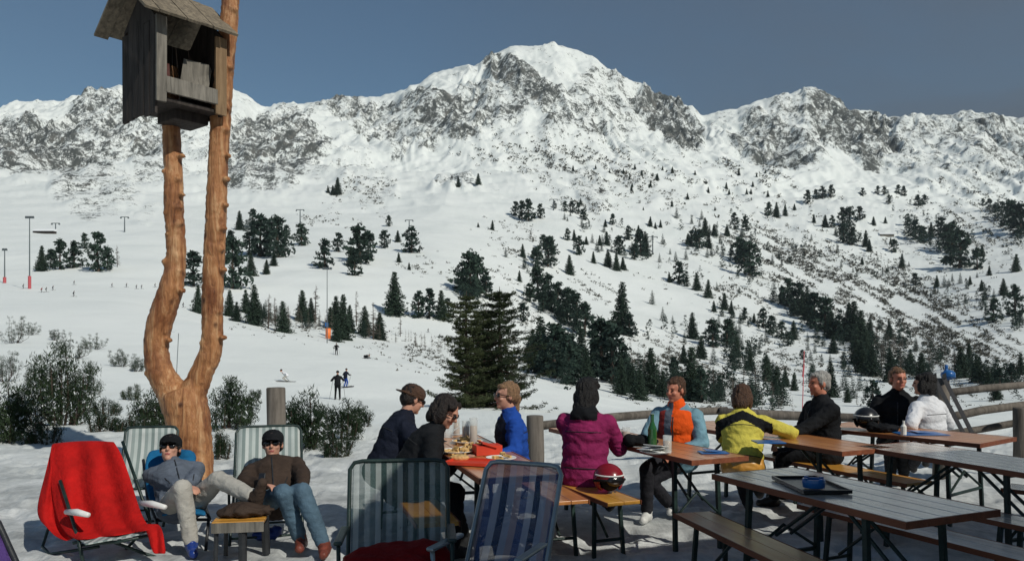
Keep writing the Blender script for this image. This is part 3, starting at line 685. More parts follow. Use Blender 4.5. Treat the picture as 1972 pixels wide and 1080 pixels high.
stain = ramp(nt, n2.outputs[0], [(.33,(.38,.22,.14)),(.52,(1,1,1))])
mm = nt.nodes.new('ShaderNodeMix'); mm.data_type = 'RGBA'; mm.blend_type = 'MULTIPLY'; mm.inputs[0].default_value = .8
nt.links.new(col, mm.inputs[6]); nt.links.new(stain, mm.inputs[7])
vk = nt.nodes.new('ShaderNodeTexVoronoi'); vk.inputs['Scale'].default_value = 3.4; vk.inputs['Randomness'].default_value = 1
nt.links.new(coord(nt, 'Object', (1.3,1.3,1)), vk.inputs['Vector'])
kd = ramp(nt, vk.outputs['Distance'], [(.06,(.10,.04,.025)),(.17,(1,1,1))])
m2 = nt.nodes.new('ShaderNodeMix'); m2.data_type = 'RGBA'; m2.blend_type = 'MULTIPLY'; m2.inputs[0].default_value = .85
nt.links.new(mm.outputs[2], m2.inputs[6]); nt.links.new(kd, m2.inputs[7]); nt.links.new(m2.outputs[2], b.inputs['Base Color'])
b.inputs['Roughness'].default_value = .5; b.inputs['Specular IOR Level'].default_value = .4; bump(nt, b, n1.outputs[0], 1.0, .035)
M['peeled'] = mt
fk = tk.fused('forked_trunk', mt, None, .022, 3, fold=.008, fscale=5)
tag(fk, 'tall peeled pine trunk forking into two smooth orange brown arms', 'trunk')

BH = P(303, 120, 8.25); yaw = R(28)
yaw = R(51)
bh = empty('bird_house', (BH.x, BH.y, BH.z), yaw, 'weathered wooden bird house with shingled roof fixed on the forked trunk', 'bird house')
# local frame: x along the lit front, y into the depth; near corner at origin, z relative to BH
W_, Dp = .76, .74
def zpx(py, D=8.25): return EYE-(py-HY)/F*D - BH.z
zb = zpx(214); ze = zpx(30); zs0 = zpx(176); zs1 = zpx(142)
q = MB()
for i in range(6):                                           # left side boards, shade put into their dark colour, ragged lower ends
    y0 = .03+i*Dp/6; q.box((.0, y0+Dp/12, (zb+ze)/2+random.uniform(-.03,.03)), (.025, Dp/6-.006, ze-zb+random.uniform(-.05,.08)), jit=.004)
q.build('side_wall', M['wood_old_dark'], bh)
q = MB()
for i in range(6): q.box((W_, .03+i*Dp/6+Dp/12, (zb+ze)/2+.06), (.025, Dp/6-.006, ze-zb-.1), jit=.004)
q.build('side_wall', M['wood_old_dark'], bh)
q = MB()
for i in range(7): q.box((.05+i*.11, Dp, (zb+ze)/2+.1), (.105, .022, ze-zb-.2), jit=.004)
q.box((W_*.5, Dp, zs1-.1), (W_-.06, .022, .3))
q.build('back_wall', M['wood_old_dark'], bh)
MB().box((.035,-.015,(zb+ze)/2+.06), (.115,.035,ze-zb-.10), jit=.006).build('corner_post', M['wood_old'], bh, bevel=.004)
MB().box((W_-.04,-.015,(zb+ze)/2+.04), (.13,.035,ze-zb-.14), jit=.006).build('corner_post', wood('brownish_board', (.12,.07,.035), (.34,.23,.13), .8, 2, 7), bh, bevel=.004)
MB().box((W_/2,-.02,(zs0+zs1)/2), (W_-.17,.03,.17), jit=.004).build('sill_board', M['wood_old'], bh, bevel=.004)
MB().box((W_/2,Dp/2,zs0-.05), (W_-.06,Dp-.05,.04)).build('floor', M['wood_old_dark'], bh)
MB().box((.52,.17,zs1+.12), (.30,.02,.36), Matrix.Rotation(R(8),3,'Y')@Matrix.Rotation(R(-6),3,'Z'), jit=.03).build('inner_board', M['wood_old'], bh)
MB().box((.17,.25,zs1+.10), (.13,.12,.22), jit=.012).build('feeder_box', plain('dark_red_wood',(.08,.02,.015)), bh)
q = MB()                                                     # roof: two slopes of overlapping boards, ridge along x
ov = .17; x0, x1 = -ov-.06, W_+ov-.09; yf, yb = -ov-.02, Dp+ov+.04; ym = (yf+yb)/2; rise = .46; z0 = ze-.03
for (ya, sgn) in ((yf, 1), (yb, -1)):
    n = 7; L = Vector((0, ym-ya, rise))
    for i in range(n):
        xa = x0+(x1-x0)*i/n; xb = x0+(x1-x0)*(i+1)/n-.006; dz = random.uniform(-.006,.008); e = random.uniform(-.035,.02)
        a = Vector((xa, ya, z0+dz)) - L*.0 + L.normalized()*e; b2 = Vector((xb, ya, z0+dz)) + L.normalized()*e
        nrm = L.cross(Vector((1,0,0))).normalized(); nrm = nrm if nrm.z > 0 else -nrm
        q.prism([a, b2, Vector((xb, ym, z0+rise+dz)), Vector((xa, ym, z0+rise+dz))], nrm*.028)
q.build('roof', M['shingle'], bh)
for xx in (.0, W_):
    q = MB(); q.prism([(xx-.012,.0,ze-.02),(xx-.012,Dp,ze-.02),(xx-.012,Dp/2,ze+rise-.14)], (.024,0,0)); q.build('gable', M['wood_old_dark'], bh)
MB().box((W_*.66,Dp*.55,zs0-.09), (.40,.40,.18)).build('support_block', M['wood_old_dark'], bh, bevel=.01)

# ---------------------------------------------------------------- posts and log fence
def post(px, top, D, wpx, label, parent=None, base=None):
    p = P(px, top, D); r = wpx/2*D/F; gz = ground_z(p.x, D)-.1 if base is None else base
    o = MB().tube([(p.x, p.y, gz), (p.x+.01, p.y, (gz+p.z)/2), (p.x, p.y, p.z-.01), (p.x, p.y, p.z)], [r*1.05, r, r*.98, r*.9], 14, jit=.03).build('fence_post', M['fence_wood'], None, True)
    return tag(o, label, 'post')
post(531, 746, 8.6, 36, 'thick round grey wooden post standing behind the man in the brown jacket')
post(1030, 800, 9.0, 34, 'round grey wooden post behind the woman in the blue jacket')
post(1812, 728, 9.2, 30, 'tall grey fence post just behind the woman in the white jacket')
post(1965, 785, 9.3, 26, 'grey fence post at the right edge carrying the log rails')
def rail(pts, r, label):
    o = MB().tube(pts, r, 10, jit=.06).build('fence_rail', M['fence_wood'], None, True); return tag(o, label, 'rail', None)
rail([P(1035,820,9.1), P(1180,803,9.6), P(1300,793,10), P(1400,790,10.2)], [.05,.055,.05,.05], 'upper grey log rail running behind the man in the orange vest')
rail([P(1385,792,10.1), P(1500,799,10.2), P(1650,804,10.2), P(1805,806,9.4)], [.055,.06,.055,.05], 'grey log rail running behind the grey haired man in black')
rail([P(1815,757,9.2), P(1900,747,9.4), P(2060,733,9.6)], [.045,.045,.04], 'topmost log rail at the right edge of the terrace')
rail([P(1815,806,9.2), P(1890,790,9.4), P(2060,768,9.6)], [.05,.05,.045], 'middle log rail at the right edge of the terrace')
rail([P(1800,838,9.4), P(1890,826,9.6), P(1965,812,9.5), P(2060,800,9.6)], [.04,.045,.045,.04], 'lowest log rail at the right edge of the terrace')
ski = empty('pair_of_skis', (0,0,0), 0, 'pair of dark skis leaning on the tall grey fence post', 'skis')
for dx in (0, 17):
    a, b2 = P(1858+dx,838,8.7), P(1797+dx*1.1,722,9.0)
    q = MB(); d = (b2-a).normalized(); sd = Vector((1,0,.5)).normalized()*.62
    pts_ = [a+(b2-a)*t + Vector((0,-.0,0)) for t in (0,.5,.93,1)]; pts_[-1] += Vector((-.02,-.07,.02))
    for p0, p1 in zip(pts_, pts_[1:]): q.prism([p0-sd*.035, p0+sd*.035, p1+sd*.035, p1-sd*.035], (0,.014,0))
    q.build('ski', M['black_plastic'], ski)
cp = MB(); c = P(1826,722,9.1); cp.ball(c,(.08,.08,.06),sub=3); cp.box(c+Vector((-.02,0,.05)),(.03,.03,.14))
tag(cp.fused('woollen_hat', M['blue_plastic'], None, .012, 3, .006), 'blue woollen hat perched on top of the tall fence post', 'hat')

# ---------------------------------------------------------------- tents tables and benches
UX = Vector((.38,-.925,0)).normalized()
def trestle(q, x, w_, h, y, lean=.06):
    pass
def beer_table(corner, d, L, W, mat_, label, h=.76, group='folding beer tables on the terrace', edge=None):
    """corner = near-left corner of the top, d = direction towards the near end"""
    d = d.normalized(); n = Vector((-d.y, d.x, 0));  n = n if n.x > 0 else -n
    c = corner - d*(L/2) + n*(W/2); t = empty('beer_table', (c.x, c.y, 0), atan2(d.y, d.x)-pi/2, label, 'table', group)
    # local y = d, local x = across
    q = MB(); k = max(3, round(W/.125)); 
    for i in range(k): q.box((-W/2+W*(i+.5)/k, 0, h-.014), (W/k-.004, L, .027))
    q.build('tabletop', M[mat_], t, bevel=.004)
    q = MB()
    for sx in (-1,1): q.box((sx*(W/2+.006),0,h-.018),(.011,L+.02,.036))
    for sy in (-1,1): q.box((0,sy*(L/2+.005),h-.018),(W,.009,.036))
    q.build('edge_strip', M[edge or 'wood_edge'], t)
    for sy in (-1,1):
        y = sy*(L/2-.28); 
        for sx in (-1,1): MB().tube([(sx*(W/2-.05),y,h-.03),(sx*(W/2-.04),y+sy*.03,.0)],[.021,.021],4).build('leg', M['metal_green'], t)
        q = MB(); q.tube([(-(W/2-.05),y+sy*.02,.28),((W/2-.05),y+sy*.02,.28)],.014,6)
        q.tube([(-(W/2-.05),y,h-.05),((W/2-.05),y,h-.05)],.014,6)
        q.tube([(-.06,y+sy*.01,.40),(-.05,y-sy*.42,h-.03)],.012,6); q.tube([(.06,y+sy*.01,.40),(.05,y-sy*.42,h-.03)],.012,6)
        q.tube([(-(W/2-.06),y+sy*.02,.30),(0,y+sy*.01,.46),((W/2-.06),y+sy*.02,.30)],.011,6)
        q.build('brace', M['metal_green'], t)
    return t
def beer_bench(corner, d, L, mat_, label, W=.27, h=.47, group='folding benches beside the tables', side=1, edge=None):
    d = d.normalized(); n = Vector((-d.y, d.x, 0)); n = n if n.x > 0 else -n
    c = corner - d*(L/2) + n*(W/2)*side; t = empty('bench', (c.x, c.y, 0), atan2(d.y, d.x)-pi/2, label, 'bench', group)
    q = MB()
    for i in range(2): q.box((-W/2+W*(i+.5)/2, 0, h-.014), (W/2-.003, L, .028))
    q.build('seat', M[mat_], t, bevel=.004)
    q = MB()
    for sx in (-1,1): q.box((sx*(W/2+.004),0,h-.016),(.007,L+.014,.032))
    q.build('edge_strip', M[edge or 'wood_edge'], t)
    for sy in (-1,1):
        y = sy*(L/2-.25)
        for sx in (-1,1): MB().tube([(sx*(W/2-.03),y,h-.028),(sx*(W/2-.01),y+sy*.03,.0)],[.018,.018],4).build('leg', M['metal_green'], t)
        q = MB(); q.tube([(-(W/2-.02),y+sy*.02,.14),((W/2-.02),y+sy*.02,.14)],.012,6); q.tube([(-(W/2-.03),y,h-.045),((W/2-.03),y,h-.045)],.012,6)
        q.tube([(0,y+sy*.01,.16),(0,y-sy*.32,h-.03)],.011,6); q.build('brace', M['metal_green'], t)
    return t
UT = Vector((.42,-.91,0)).normalized()
T1d = Vector((.29,-.957,0)).normalized(); T1c = G(925,921,.76)
beer_table(T1c, T1d, 2.2, .52, 'wood_orange', 'orange beer table crowded with food and glasses before the woman in blue')
T2c = G(1333,886,.76); beer_table(T2c, UT, 2.2, .5, 'wood_orange', 'orange beer table in front of the man in the orange vest')
T3c = G(1622,869,.76); beer_table(T3c, UT, 2.2, .55, 'wood_orange', 'worn orange beer table between the yellow jacket and the grey haired man')
T4d = Vector((.60,-.80,0)); T4c = G(1886,854,.76); beer_table(T4c, T4d, 1.55, .72, 'wood_orange', 'farthest orange beer table, by the fence, with the woman in white')
T5a, T5b = G(1375,912,.76), G(1745,1004,.76); d5 = (T5b-T5a); beer_table(T5b, d5, d5.length, .66, 'wood_grey', 'empty weathered grey table in front with a blue ashtray on a tray', group='weathered grey tables')
T6a, T6b = G(1767,882,.76), G(2010,916,.76); d6 = (T6b-T6a); beer_table(T6b, d6+Vector((.0,-.3,0)), 1.5, .62, 'wood_grey', 'empty weathered grey table cut by the right edge of the picture', group='weathered grey tables')
b2c = G(1170,968,.47); beer_bench(b2c, UX, 2.1, 'wood_yellow', 'orange bench under the woman in the plum jacket, red helmet on its end')
b1c = G(884,1003,.47); beer_bench(b1c, T1d, 2.1, 'wood_yellow', 'bright yellow bench under the two people in black at the left table', side=-1)
b1r = G(1066,966,.47); beer_bench(b1r, T1d, 2.0, 'wood_orange', 'worn orange bench under the woman in the blue jacket')
b3a = G(1300,988,.47); beer_bench(b3a+Vector((.42,-1.62,0)), Vector((.42,-1.62,0)), 1.68, 'wood_worn', 'long bench with peeling varnish in the front, near side of the grey table', W=.26)
b5a, b5b = G(1537,970,.47), G(1972,1080,.47); d = (b5b-b5a); beer_bench(b5b+d*.3, d, d.length*1.3, 'wood_grey', 'grey bench on the far side of the front grey table', W=.26)
b4 = G(1745,931,.47); beer_bench(b4, UT, 1.7, 'wood_yellow', 'yellow orange bench under the grey haired man', W=.3)
b6 = G(1922,938,.47); beer_bench(b6+Vector((.7,-.75,0)), Vector((.7,-.75,0)), 1.0, 'wood_grey', 'short grey bench behind the right grey table at the picture edge')
b7 = G(1856,989,.47); beer_bench(b7+Vector((.75,-1.5,0)), Vector((.45,-.9,0)), 1.7, 'wood_grey', 'grey bench in front of the right grey table at the picture edge')

# ---------------------------------------------------------------- things on the tables
def thing_on(px, py, z, name, mats, label, cat, fn, group=None, rz=0):
    p = G(px, py, z); q = MB(); fn(q); o = q.build(name, mats, None, False); o.location = (p.x, p.y, z+.002); o.rotation_euler = (0,0,rz)
    return tag(o, label, cat, group)
def beer_glass(px, py, z, label, fill='beer', h=.16):
    p = G(px, py, z); e = MB().lathe([(.030,0),(.032,.01),(.034,h),(.031,h),(.029,.014),(.0,.013)], 14).build('beer_glass', M['glass'], None, True)
    e.location = (p.x, p.y, z+.002); tag(e, label, 'glass', 'drinks on the tables')
    MB().lathe([(.0285,.015),(.030,h*.7),(.001,h*.71)], 14).build('drink', M[fill], e, True); return e
beer_glass(879,838,.76,'beer glass beside the water jug on the crowded table')
beer_glass(912,856,.76,'tall beer glass nearest the woman in blue', h=.22)
beer_glass(897,846,.76,'middle beer glass of the crowded table')
def jug(q): q.lathe([(.05,0),(.065,.05),(.07,.14),(.045,.2),(.05,.24),(.046,.24),(.041,.2),(.06,.13),(.04,.01)], 16); q.tube([(.05,0,.2),(.11,0,.17),(.11,0,.09),(.066,0,.06)], .008, 6)
thing_on(860,842,.76,'water_jug', M['glass'], 'clear glass jug in front of the dark haired woman', 'jug', jug)
def plate(r=.13):
    def f(q): q.lathe([(r*.6,0),(r*.62,.004),(r,.018),(r,.022),(r*.6,.010),(.001,.009)], 24)
    return f
def foodheap(n, r, s=.022):
    def f(q):
        for _ in range(n):
            a = random.uniform(0,6.28); t = r*random.random()**.6; q.box((cos(a)*t, sin(a)*t, random.uniform(0.01,.06)*(1.2-t/r)), (s*random.uniform(1,3), s*.7, s*.7), Matrix.Rotation(random.uniform(0,3),3,'Z')@Matrix.Rotation(random.uniform(-.6,.6),3,'X'))
    return f
for i, (px, py, lb) in enumerate([(880,872,'heap of fried food on the plate beside the dark haired woman'),(912,868,'heap of fried food in the middle of the crowded table'),(900,853,'plate of food at the far end of the crowded table')]):
    r = thing_on(px, py, .76, 'plate', M['paper_white'], lb, 'plate', plate(), 'plates of food'); k = MB(); foodheap(46, .115)(k); k.build('food', M['food'], r)
def redbox(q):
    q.box((0,0,.035),(.20,.14,.07)); q.box((0,0,.075),(.12,.17,.01), Matrix.Rotation(.3,3,'Y'))
thing_on(938,874,.76,'napkin_box', M['paper_red'], 'red paper basket in front of the woman in blue', 'basket', redbox, rz=.3)
def tray(w_=.36, l=.24):
    def f(q):
        q.box((0,0,.006),(w_,l,.008))
        for s in (-1,1): q.box((s*w_/2,0,.014),(.01,l,.02)); q.box((0,s*(l/2+.005),.014),(w_+.01,.01,.02))
    return f
thing_on(905,893,.76,'serving_tray', M['paper_red'], 'orange red serving tray on the near end of the crowded table', 'tray', tray(.30,.20), rz=-.3)
r = thing_on(965,886,.76,'plate', M['paper_white'], 'half empty plate by the elbow of the woman in blue', 'plate', plate(.11), 'plates of food'); k = MB(); foodheap(14,.08)(k); k.build('food', M['food'], r)
def roll(q): 
    q.ball((0,0,.025),(.07,.03,.026),sub=3)
thing_on(885,888,.76,'bread_roll', M['food'], 'bread roll beside the serving tray', 'bread', roll)
def cup(q): q.lathe([(.028,0),(.04,.10),(.037,.10),(.025,.006)], 16)
thing_on(1192,849,.76,'paper_cup', M['paper_white'], 'white and red cup right by the sleeve of the plum jacket', 'cup', cup)
beer_glass(1206,850,.76,'small tea glass beside the white cup', h=.12)
def bottle(q): q.lathe([(.036,0),(.036,.15),(.014,.21),(.014,.26),(.016,.27),(.001,.27)], 16)
thing_on(1256,862,.76,'green_bottle', M['green_glass'], 'green bottle standing before the man in the orange vest', 'bottle', bottle)
def glove(q):
    q.ball((0,0,.05),(.08,.06,.05),sub=3); q.ball((.09,.02,.04),(.07,.03,.03),sub=2); q.ball((.08,-.04,.035),(.06,.025,.028),sub=2); q.ball((-.08,0,.05),(.06,.06,.055),sub=2)
p = G(1232,860,.76); q = MB(); glove(q); o = q.fused('ski_gloves', M['black_cloth'], None, .01, 2, .006); o.location = (p.x,p.y,.763); tag(o, 'black ski gloves lying beside the green bottle', 'gloves')
r = thing_on(1262,873,.76,'plate', M['paper_white'], 'white plate with napkins before the man in the orange vest', 'plate', plate(.12), 'plates of food')
q = MB()
for i in range(5): q.box((random.uniform(-.05,.05),random.uniform(-.05,.05),.025+i*.008),(.15,.12,.004),Matrix.Rotation(random.uniform(0,3),3,'Z')@Matrix.Rotation(random.uniform(-.25,.25),3,'X'))
q.build('napkin', M['paper_white'], r)
beer_glass(1285,874,.76,'glass of beer close to the hands of the man in orange', h=.14)
thing_on(1372,872,.76,'folded_map', M['blue_plastic'], 'blue folded leaflet at the near end of the orange vest table', 'leaflet', lambda q: (q.box((0,0,.004),(.2,.13,.006)), q.box((.03,.02,.012),(.18,.12,.004),Matrix.Rotation(.12,3,'Y'))))
t5 = thing_on(1560,937,.76,'serving_tray', M['black_plastic'], 'thin dark tray lying on the front grey table', 'tray', tray(.46,.26), rz=d5.to_track_quat('Y','Z').to_euler().z+1.2)
def ashtray(q):
    q.lathe([(.060,0),(.064,.03),(.062,.048),(.050,.048),(.046,.014),(.001,.012)], 24)
    for k in range(4): a = k*pi/2+.4; q.box((cos(a)*.057,sin(a)*.057,.05),(.022,.014,.01),Matrix.Rotation(a,3,'Z'))
o = thing_on(1567,938,.78,'ashtray', M['blue_plastic'], 'round blue ashtray on the front grey table', 'ashtray', ashtray)
thing_on(1480,852,.76,'magazine', M['blue_plastic'], 'light blue magazine under the hand of the grey haired man', 'magazine', lambda q: q.box((0,0,.006),(.24,.17,.01)))
def helm(q):
    q.ball((0,0,.12),(.11,.13,.11),sub=3)
def helmet_at(px, py, z, mat_, label, rz):
    p = G(px, py, z); h = empty('ski_helmet', (p.x,p.y,z), rz, label, 'helmet'); h.scale = [.86 if 'red' in label else .68]*3
    me_ = MB(); bmesh.ops.create_icosphere(me_.bm, subdivisions=4, radius=1, matrix=Matrix.Translation((0,0,.125))@Matrix.Diagonal((.125,.145,.125,1)))
    dl = [v for v in me_.bm.verts if v.co.z < .03 or (v.co.y > .06 and v.co.z < .12)]; bmesh.ops.delete(me_.bm, geom=dl, context='VERTS')
    me_.build('shell', M[mat_], h, True, solid=.014)
    MB().ball((0,.02,.11),(.095,.10,.09),sub=3).build('lining', M['black_cloth'], h, True)
    q = MB(); q.tube([(cos(a)*.131,.01+sin(a)*.15,.115+.02*sin(a)) for a in [i*2*pi/24 for i in range(25)]],.011,6); q.build('goggle_strap', M['black_cloth'], h)
    q = MB(); q.ball((0,.135,.125),(.085,.03,.045),sub=3); q.build('goggles', M['lens_black'], h, True)
    q = MB(); q.tube([(cos(a)*.127,.0+sin(a)*.147,.165) for a in [i*2*pi/24 for i in range(13)]],.007,6); q.build('trim', M['paper_white'], h)
    return h
helmet_at(1172,948,.47,'helmet_red','red ski helmet with goggles on the end of the orange bench',R(200))
helmet_at(1668,828,.76,'black_plastic','black ski helmet on the far table before the brown haired man',R(150))
q = MB(); q.ball((0,0,.05),(.16,.11,.06),sub=3); q.ball((.13,.03,.05),(.09,.07,.05),sub=3); q.ball((-.14,.03,.06),(.08,.07,.07),sub=3)
o = q.fused('ski_gloves', M['black_cloth'], None, .014, 2, .012); o.scale = (.7,.7,.7); p = G(1692,832,.76); o.location = (p.x+.05,p.y,.765); tag(o, 'crumpled black gloves and scarf beside the black helmet', 'gloves')
thing_on(1740,838,.76,'small_bottle', M['paper_white'], 'small white bottle on the far table', 'bottle', lambda q: q.lathe([(.025,0),(.025,.08),(.01,.1),(.01,.13),(.001,.13)],12))
thing_on(1770,835,.76,'folded_map', M['blue_plastic'], 'pale blue map spread on the far table beside the white jacket', 'map', lambda q: (q.box((0,0,.003),(.42,.28,.004)), q.box((.06,.05,.010),(.2,.2,.004),Matrix.Rotation(.06,3,'Y'))))
# ---------------------------------------------------------------- folding chairs
def sling_chair(loc, rz, fabric, frame, label, h=1.0, w_=.54, back=R(14), seat=.42, arms=True, group='folding sling chairs', cushion=None, arm_mat='white_plastic', r=.012, stretch=1):
    t = empty('folding_chair', loc, rz, label, 'chair', group)         # faces local -y
    hw = w_/2; bl = (h-seat)/cos(back)
    by = sin(back)*bl
    top = (0, .22+by, h)
    q = MB()
    c = .07
    q.tube([(-hw,-.22,.0),(-hw,.22,seat+.02),(-hw,.22+by*.92,seat+(h-seat)*.92),(-hw+.025,.22+by*.985,seat+(h-seat)*.985),(-hw+c,.22+by,h),(hw-c,.22+by,h),(hw-.025,.22+by*.985,seat+(h-seat)*.985),(hw,.22+by*.92,seat+(h-seat)*.92),(hw,.22,seat+.02),(hw,-.22,.0)], r, 8)
    q.build('back_frame', M[frame], t, True)
    q = MB(); q.tube([(-hw+.03,.34,.0),(-hw+.03,-.26,seat),(-hw+.07,-.28,seat+.005),(hw-.07,-.28,seat+.005),(hw-.03,-.26,seat),(hw-.03,.34,0)], r, 8)
    q.tube([(-hw+.03,.30,.04),(hw-.03,.30,.04)], r*.8, 8); q.tube([(-hw,-.18,.04),(hw,-.18,.04)], r*.8, 8)
    q.tube([(-hw+.03,-.25,seat),(-hw+.03,.22,seat-.01)], r, 8); q.tube([(hw-.03,-.25,seat),(hw-.03,.22,seat-.01)], r, 8)
    q.build('leg_frame', M[frame], t, True)
    q = MB(); rows_ = []
    for i in range(9):
        v_ = i/8; rows_.append([Vector(((-1+2*j/8)*(hw-.014), .22+by*v_*.985 + .045*sin(v_*pi)*(1-((j-4)/4)**2), seat+(h-seat)*v_*.985)) for j in range(9)])
    q.grid(rows_); q.build('back_fabric', M[fabric], t, True, solid=.003)
    q = MB(); rows_ = []
    for i in range(7):
        v_ = i/6; rows_.append([Vector(((-1+2*j/8)*(hw-.035), -.27+.48*v_, seat+.004-.045*sin(v_*pi)*(1-((j-4)/4)**2))) for j in range(9)])
    q.grid(rows_); q.build('seat_fabric', M[fabric], t, True, solid=.003)
    if arms:
        for s in (-1,1):
            q = MB(); q.box((s*(hw+.012), .02, seat+.215), (.045,.34,.022)); q.build('armrest', M[arm_mat], t, bevel=.009)
            q = MB(); q.tube([(s*(hw+.012),-.10,seat-.02),(s*(hw+.012),-.12,seat+.205)], r*.9, 8); q.build('arm_support', M[frame], t, True)
    if cushion:
        q = MB(); q.ball((0,-.02,seat+.06),(hw*.93,.27,.10),sub=4); q.ball((-.12,-.08,seat+.08),(.16,.16,.09),sub=3); q.ball((.13,.02,seat+.08),(.15,.18,.09),sub=3)
        c_ = q.fused('red_blanket', M[cushion], None, .016, 3, .012, 7); c_.parent = None
        c_.location = loc; c_.rotation_euler = (0,0,rz)
        tag(c_, 'deep red blanket bundled on the seat of the green striped chair', 'blanket')
    return t
fpos = P(764, 650, 4.05); sling_chair((fpos.x, fpos.y, 0), R(6), 'stripe_green', 'metal_green', 'green framed chair with green and white stripes, see-through for glass reflections, dark red blanket on its seat', h=.95, w_=.545, back=R(12), seat=.40, cushion='deep_red', arm_mat='metal_green')
gpos = P(925, 650, 4.0); sling_chair((gpos.x+.03, gpos.y-.05, 0), R(-24), 'stripe_blue', 'metal_grey', 'grey tubed chair with blue and lilac striped fabric in front of the food table', h=.93, w_=.46, back=R(26), seat=.36, arm_mat='metal_grey', r=.014)
# dark rucksack at the foot of the blue chair
q = MB(); q.ball((0,0,.16),(.17,.13,.17),sub=3); q.ball((.10,.02,.08),(.12,.12,.09),sub=3); q.ball((-.09,-.06,.1),(.08,.06,.09),sub=3); q.tube([(-.1,.1,.08),(-.12,.16,.2),(-.05,.12,.31)],.014,6)
o = q.fused('rucksack', M['black_cloth'], None, .014, 3, .01); p = P(1068,650,4.45); o.location = (p.x,p.y,.0); tag(o, 'black rucksack on the snow beside the blue striped chair', 'rucksack')
# chair cut by the lower left corner
sling_chair((-1.86, 2.90, 0), R(60), 'purple', 'metal_dark', 'dark tubed chair with purple fabric cut by the lower left corner', h=.86, w_=.56, back=R(42), seat=.33, arms=False, r=.014)
# striped chairs at the back
c1 = G(300, 1003, 0); sling_chair((P(272,650,6.95).x, 6.95, 0), R(12), 'stripe_pale', 'metal_green', 'pale striped chair behind the man asleep by the forked trunk', h=.80, w_=.46, back=R(22), seat=.34)
# red towel lounger
RT = empty('folding_chair', (P(190,650,5.95).x, 5.95, 0), 0, 'reclining chair hidden under a bright red towel at the left', 'chair', 'folding sling chairs')
rt0 = RT.location.copy()
def rp(px, py, D): return P(px, py, D)-rt0
q = MB(); q.tube([rp(116,925,6.0), rp(135,985,5.85), rp(152,1040,5.7), rp(160,1085,5.62)], .013, 8); q.tube([rp(140,1045,5.72),rp(210,1030,5.8),rp(292,1017,5.9)], .013, 8)
q.tube([rp(236,850,6.35), rp(262,925,6.15), rp(290,1005,5.95)], .013, 8); q.tube([rp(104,990,6.2),rp(92,1020,6.15),rp(82,1052,6.1),rp(96,1066,5.95),rp(190,1052,5.8)], .012, 8)
q.tube([rp(150,1050,5.7),rp(230,1042,5.65),rp(300,1028,5.75)], .012, 8); q.tube([rp(210,1040,5.8),rp(270,1062,5.9),rp(330,1082,5.95)], .012, 8)
q.tube([rp(285,1010,6.0),rp(240,1060,6.1)], .012, 8)
q.build('frame', M['metal_green'], RT, True)
for (a, b2) in (((128,985,5.80),(170,991,5.62)), ((268,968,6.0),(318,976,5.78))):
    A, B = rp(*a), rp(*b2); q = MB(); q.tube([A, (A+B)/2+Vector((0,0,.008)), B], [.020,.026,.018], 10); q.build('armrest', M['white_plastic'], RT, True)
q = MB(); q.prism([rp(150,1037,5.75), rp(288,1013,5.95), rp(300,1024,5.72), rp(165,1049,5.55)], (0,0,.01)); q.build('seat_fabric', M['stripe_pale'], RT)
prof = [(126,925,228,905,6.50),(112,880,226,872,6.42),(106,858,221,853,6.32),(100,852,218,849,6.22),(96,870,232,868,6.12),(96,905,246,905,6.06),(98,940,257,940,6.0),(104,975,266,970,5.95),(112,1005,275,995,5.86),(128,1030,285,1012,5.76),(150,1040,300,1018,5.66)]
rows_ = []
for i, (xl, yl, xr, yr, D) in enumerate(prof):
    row = []
    for j in range(21):
        u = j/20; x = xl+(xr-xl)*u; y = yl+(yr-yl)*u - 4*sin(u*pi)*(1 if i < 4 else -.5)
        d_ = D + .030*sin(u*17+i*.25)*(.4+i*.08) + .02*mnoise.noise(Vector((u*6, i*.5, 2)))
        row.append(P(x, y, d_))
    rows_.append(row)
q = MB(); q.grid(rows_)
# left flap hanging outside the arm
fl = []
for i, (xl, xr, y, D) in enumerate([(100,112,856,6.2),(90,112,900,6.1),(78,116,945,6.02),(70,124,978,5.98),(74,132,1000,5.95),(88,140,1012,5.92),(102,150,1030,5.85),(122,152,1038,5.76)]):
    fl.append([P(xl+(xr-xl)*j/6, y+3*sin(j), D+.035*sin(j*1.7+i*.7)) for j in range(7)])
q.grid(fl)
# tail hanging over the right front corner
tl = []
for i, (xl, xr, y, D) in enumerate([(262,305,1008,5.78),(280,312,1016,5.66),(286,316,1034,5.60),(290,318,1052,5.58),(296,320,1066,5.58)]):
    tl.append([P(xl+(xr-xl)*j/5, y, D+.02*sin(j*2+i)) for j in range(6)])
q.grid(tl)
tw = q.build('red_towel', M['red_towel'], None, True, solid=.012)
sb_ = tw.modifiers.new('sub', 'SUBSURF'); sb_.levels = 2; sb_.render_levels = 2
tag(tw, 'bright red towel draped over the reclining chair at the left', 'towel')
# blue lounger under the sleeping man
L1 = empty('lounger', (P(335,650,6.5).x, 6.5, 0), 0, 'padded blue lounger under the man asleep by the forked trunk', 'lounger')
l0 = L1.location.copy(); 
def lp(px, py, D): return P(px, py, D)-l0
q = MB(); rows_ = []
for (xl, xr, y, D) in [(288,374,868,6.95),(280,378,885,6.88),(278,376,915,6.76),(282,380,945,6.62),(290,384,972,6.48),(300,392,984,6.32),(310,400,992,6.1)]:
    rows_.append([lp(xl+(xr-xl)*j/8, y-5*sin(j/8*pi), D-.05*abs(cos(j/8*pi))) for j in range(9)])
q.grid(rows_); o = q.build('pad', M['blue_pad'], L1, True, solid=.05); o.modifiers.new('s','SUBSURF').render_levels = 2
q = MB(); q.ball(lp(361,882,6.86),(.075,.05,.075),sub=3); q.ball(lp(300,884,6.88),(.075,.05,.075),sub=3); q.build('head_cushion', M['blue_pad'], L1, True)
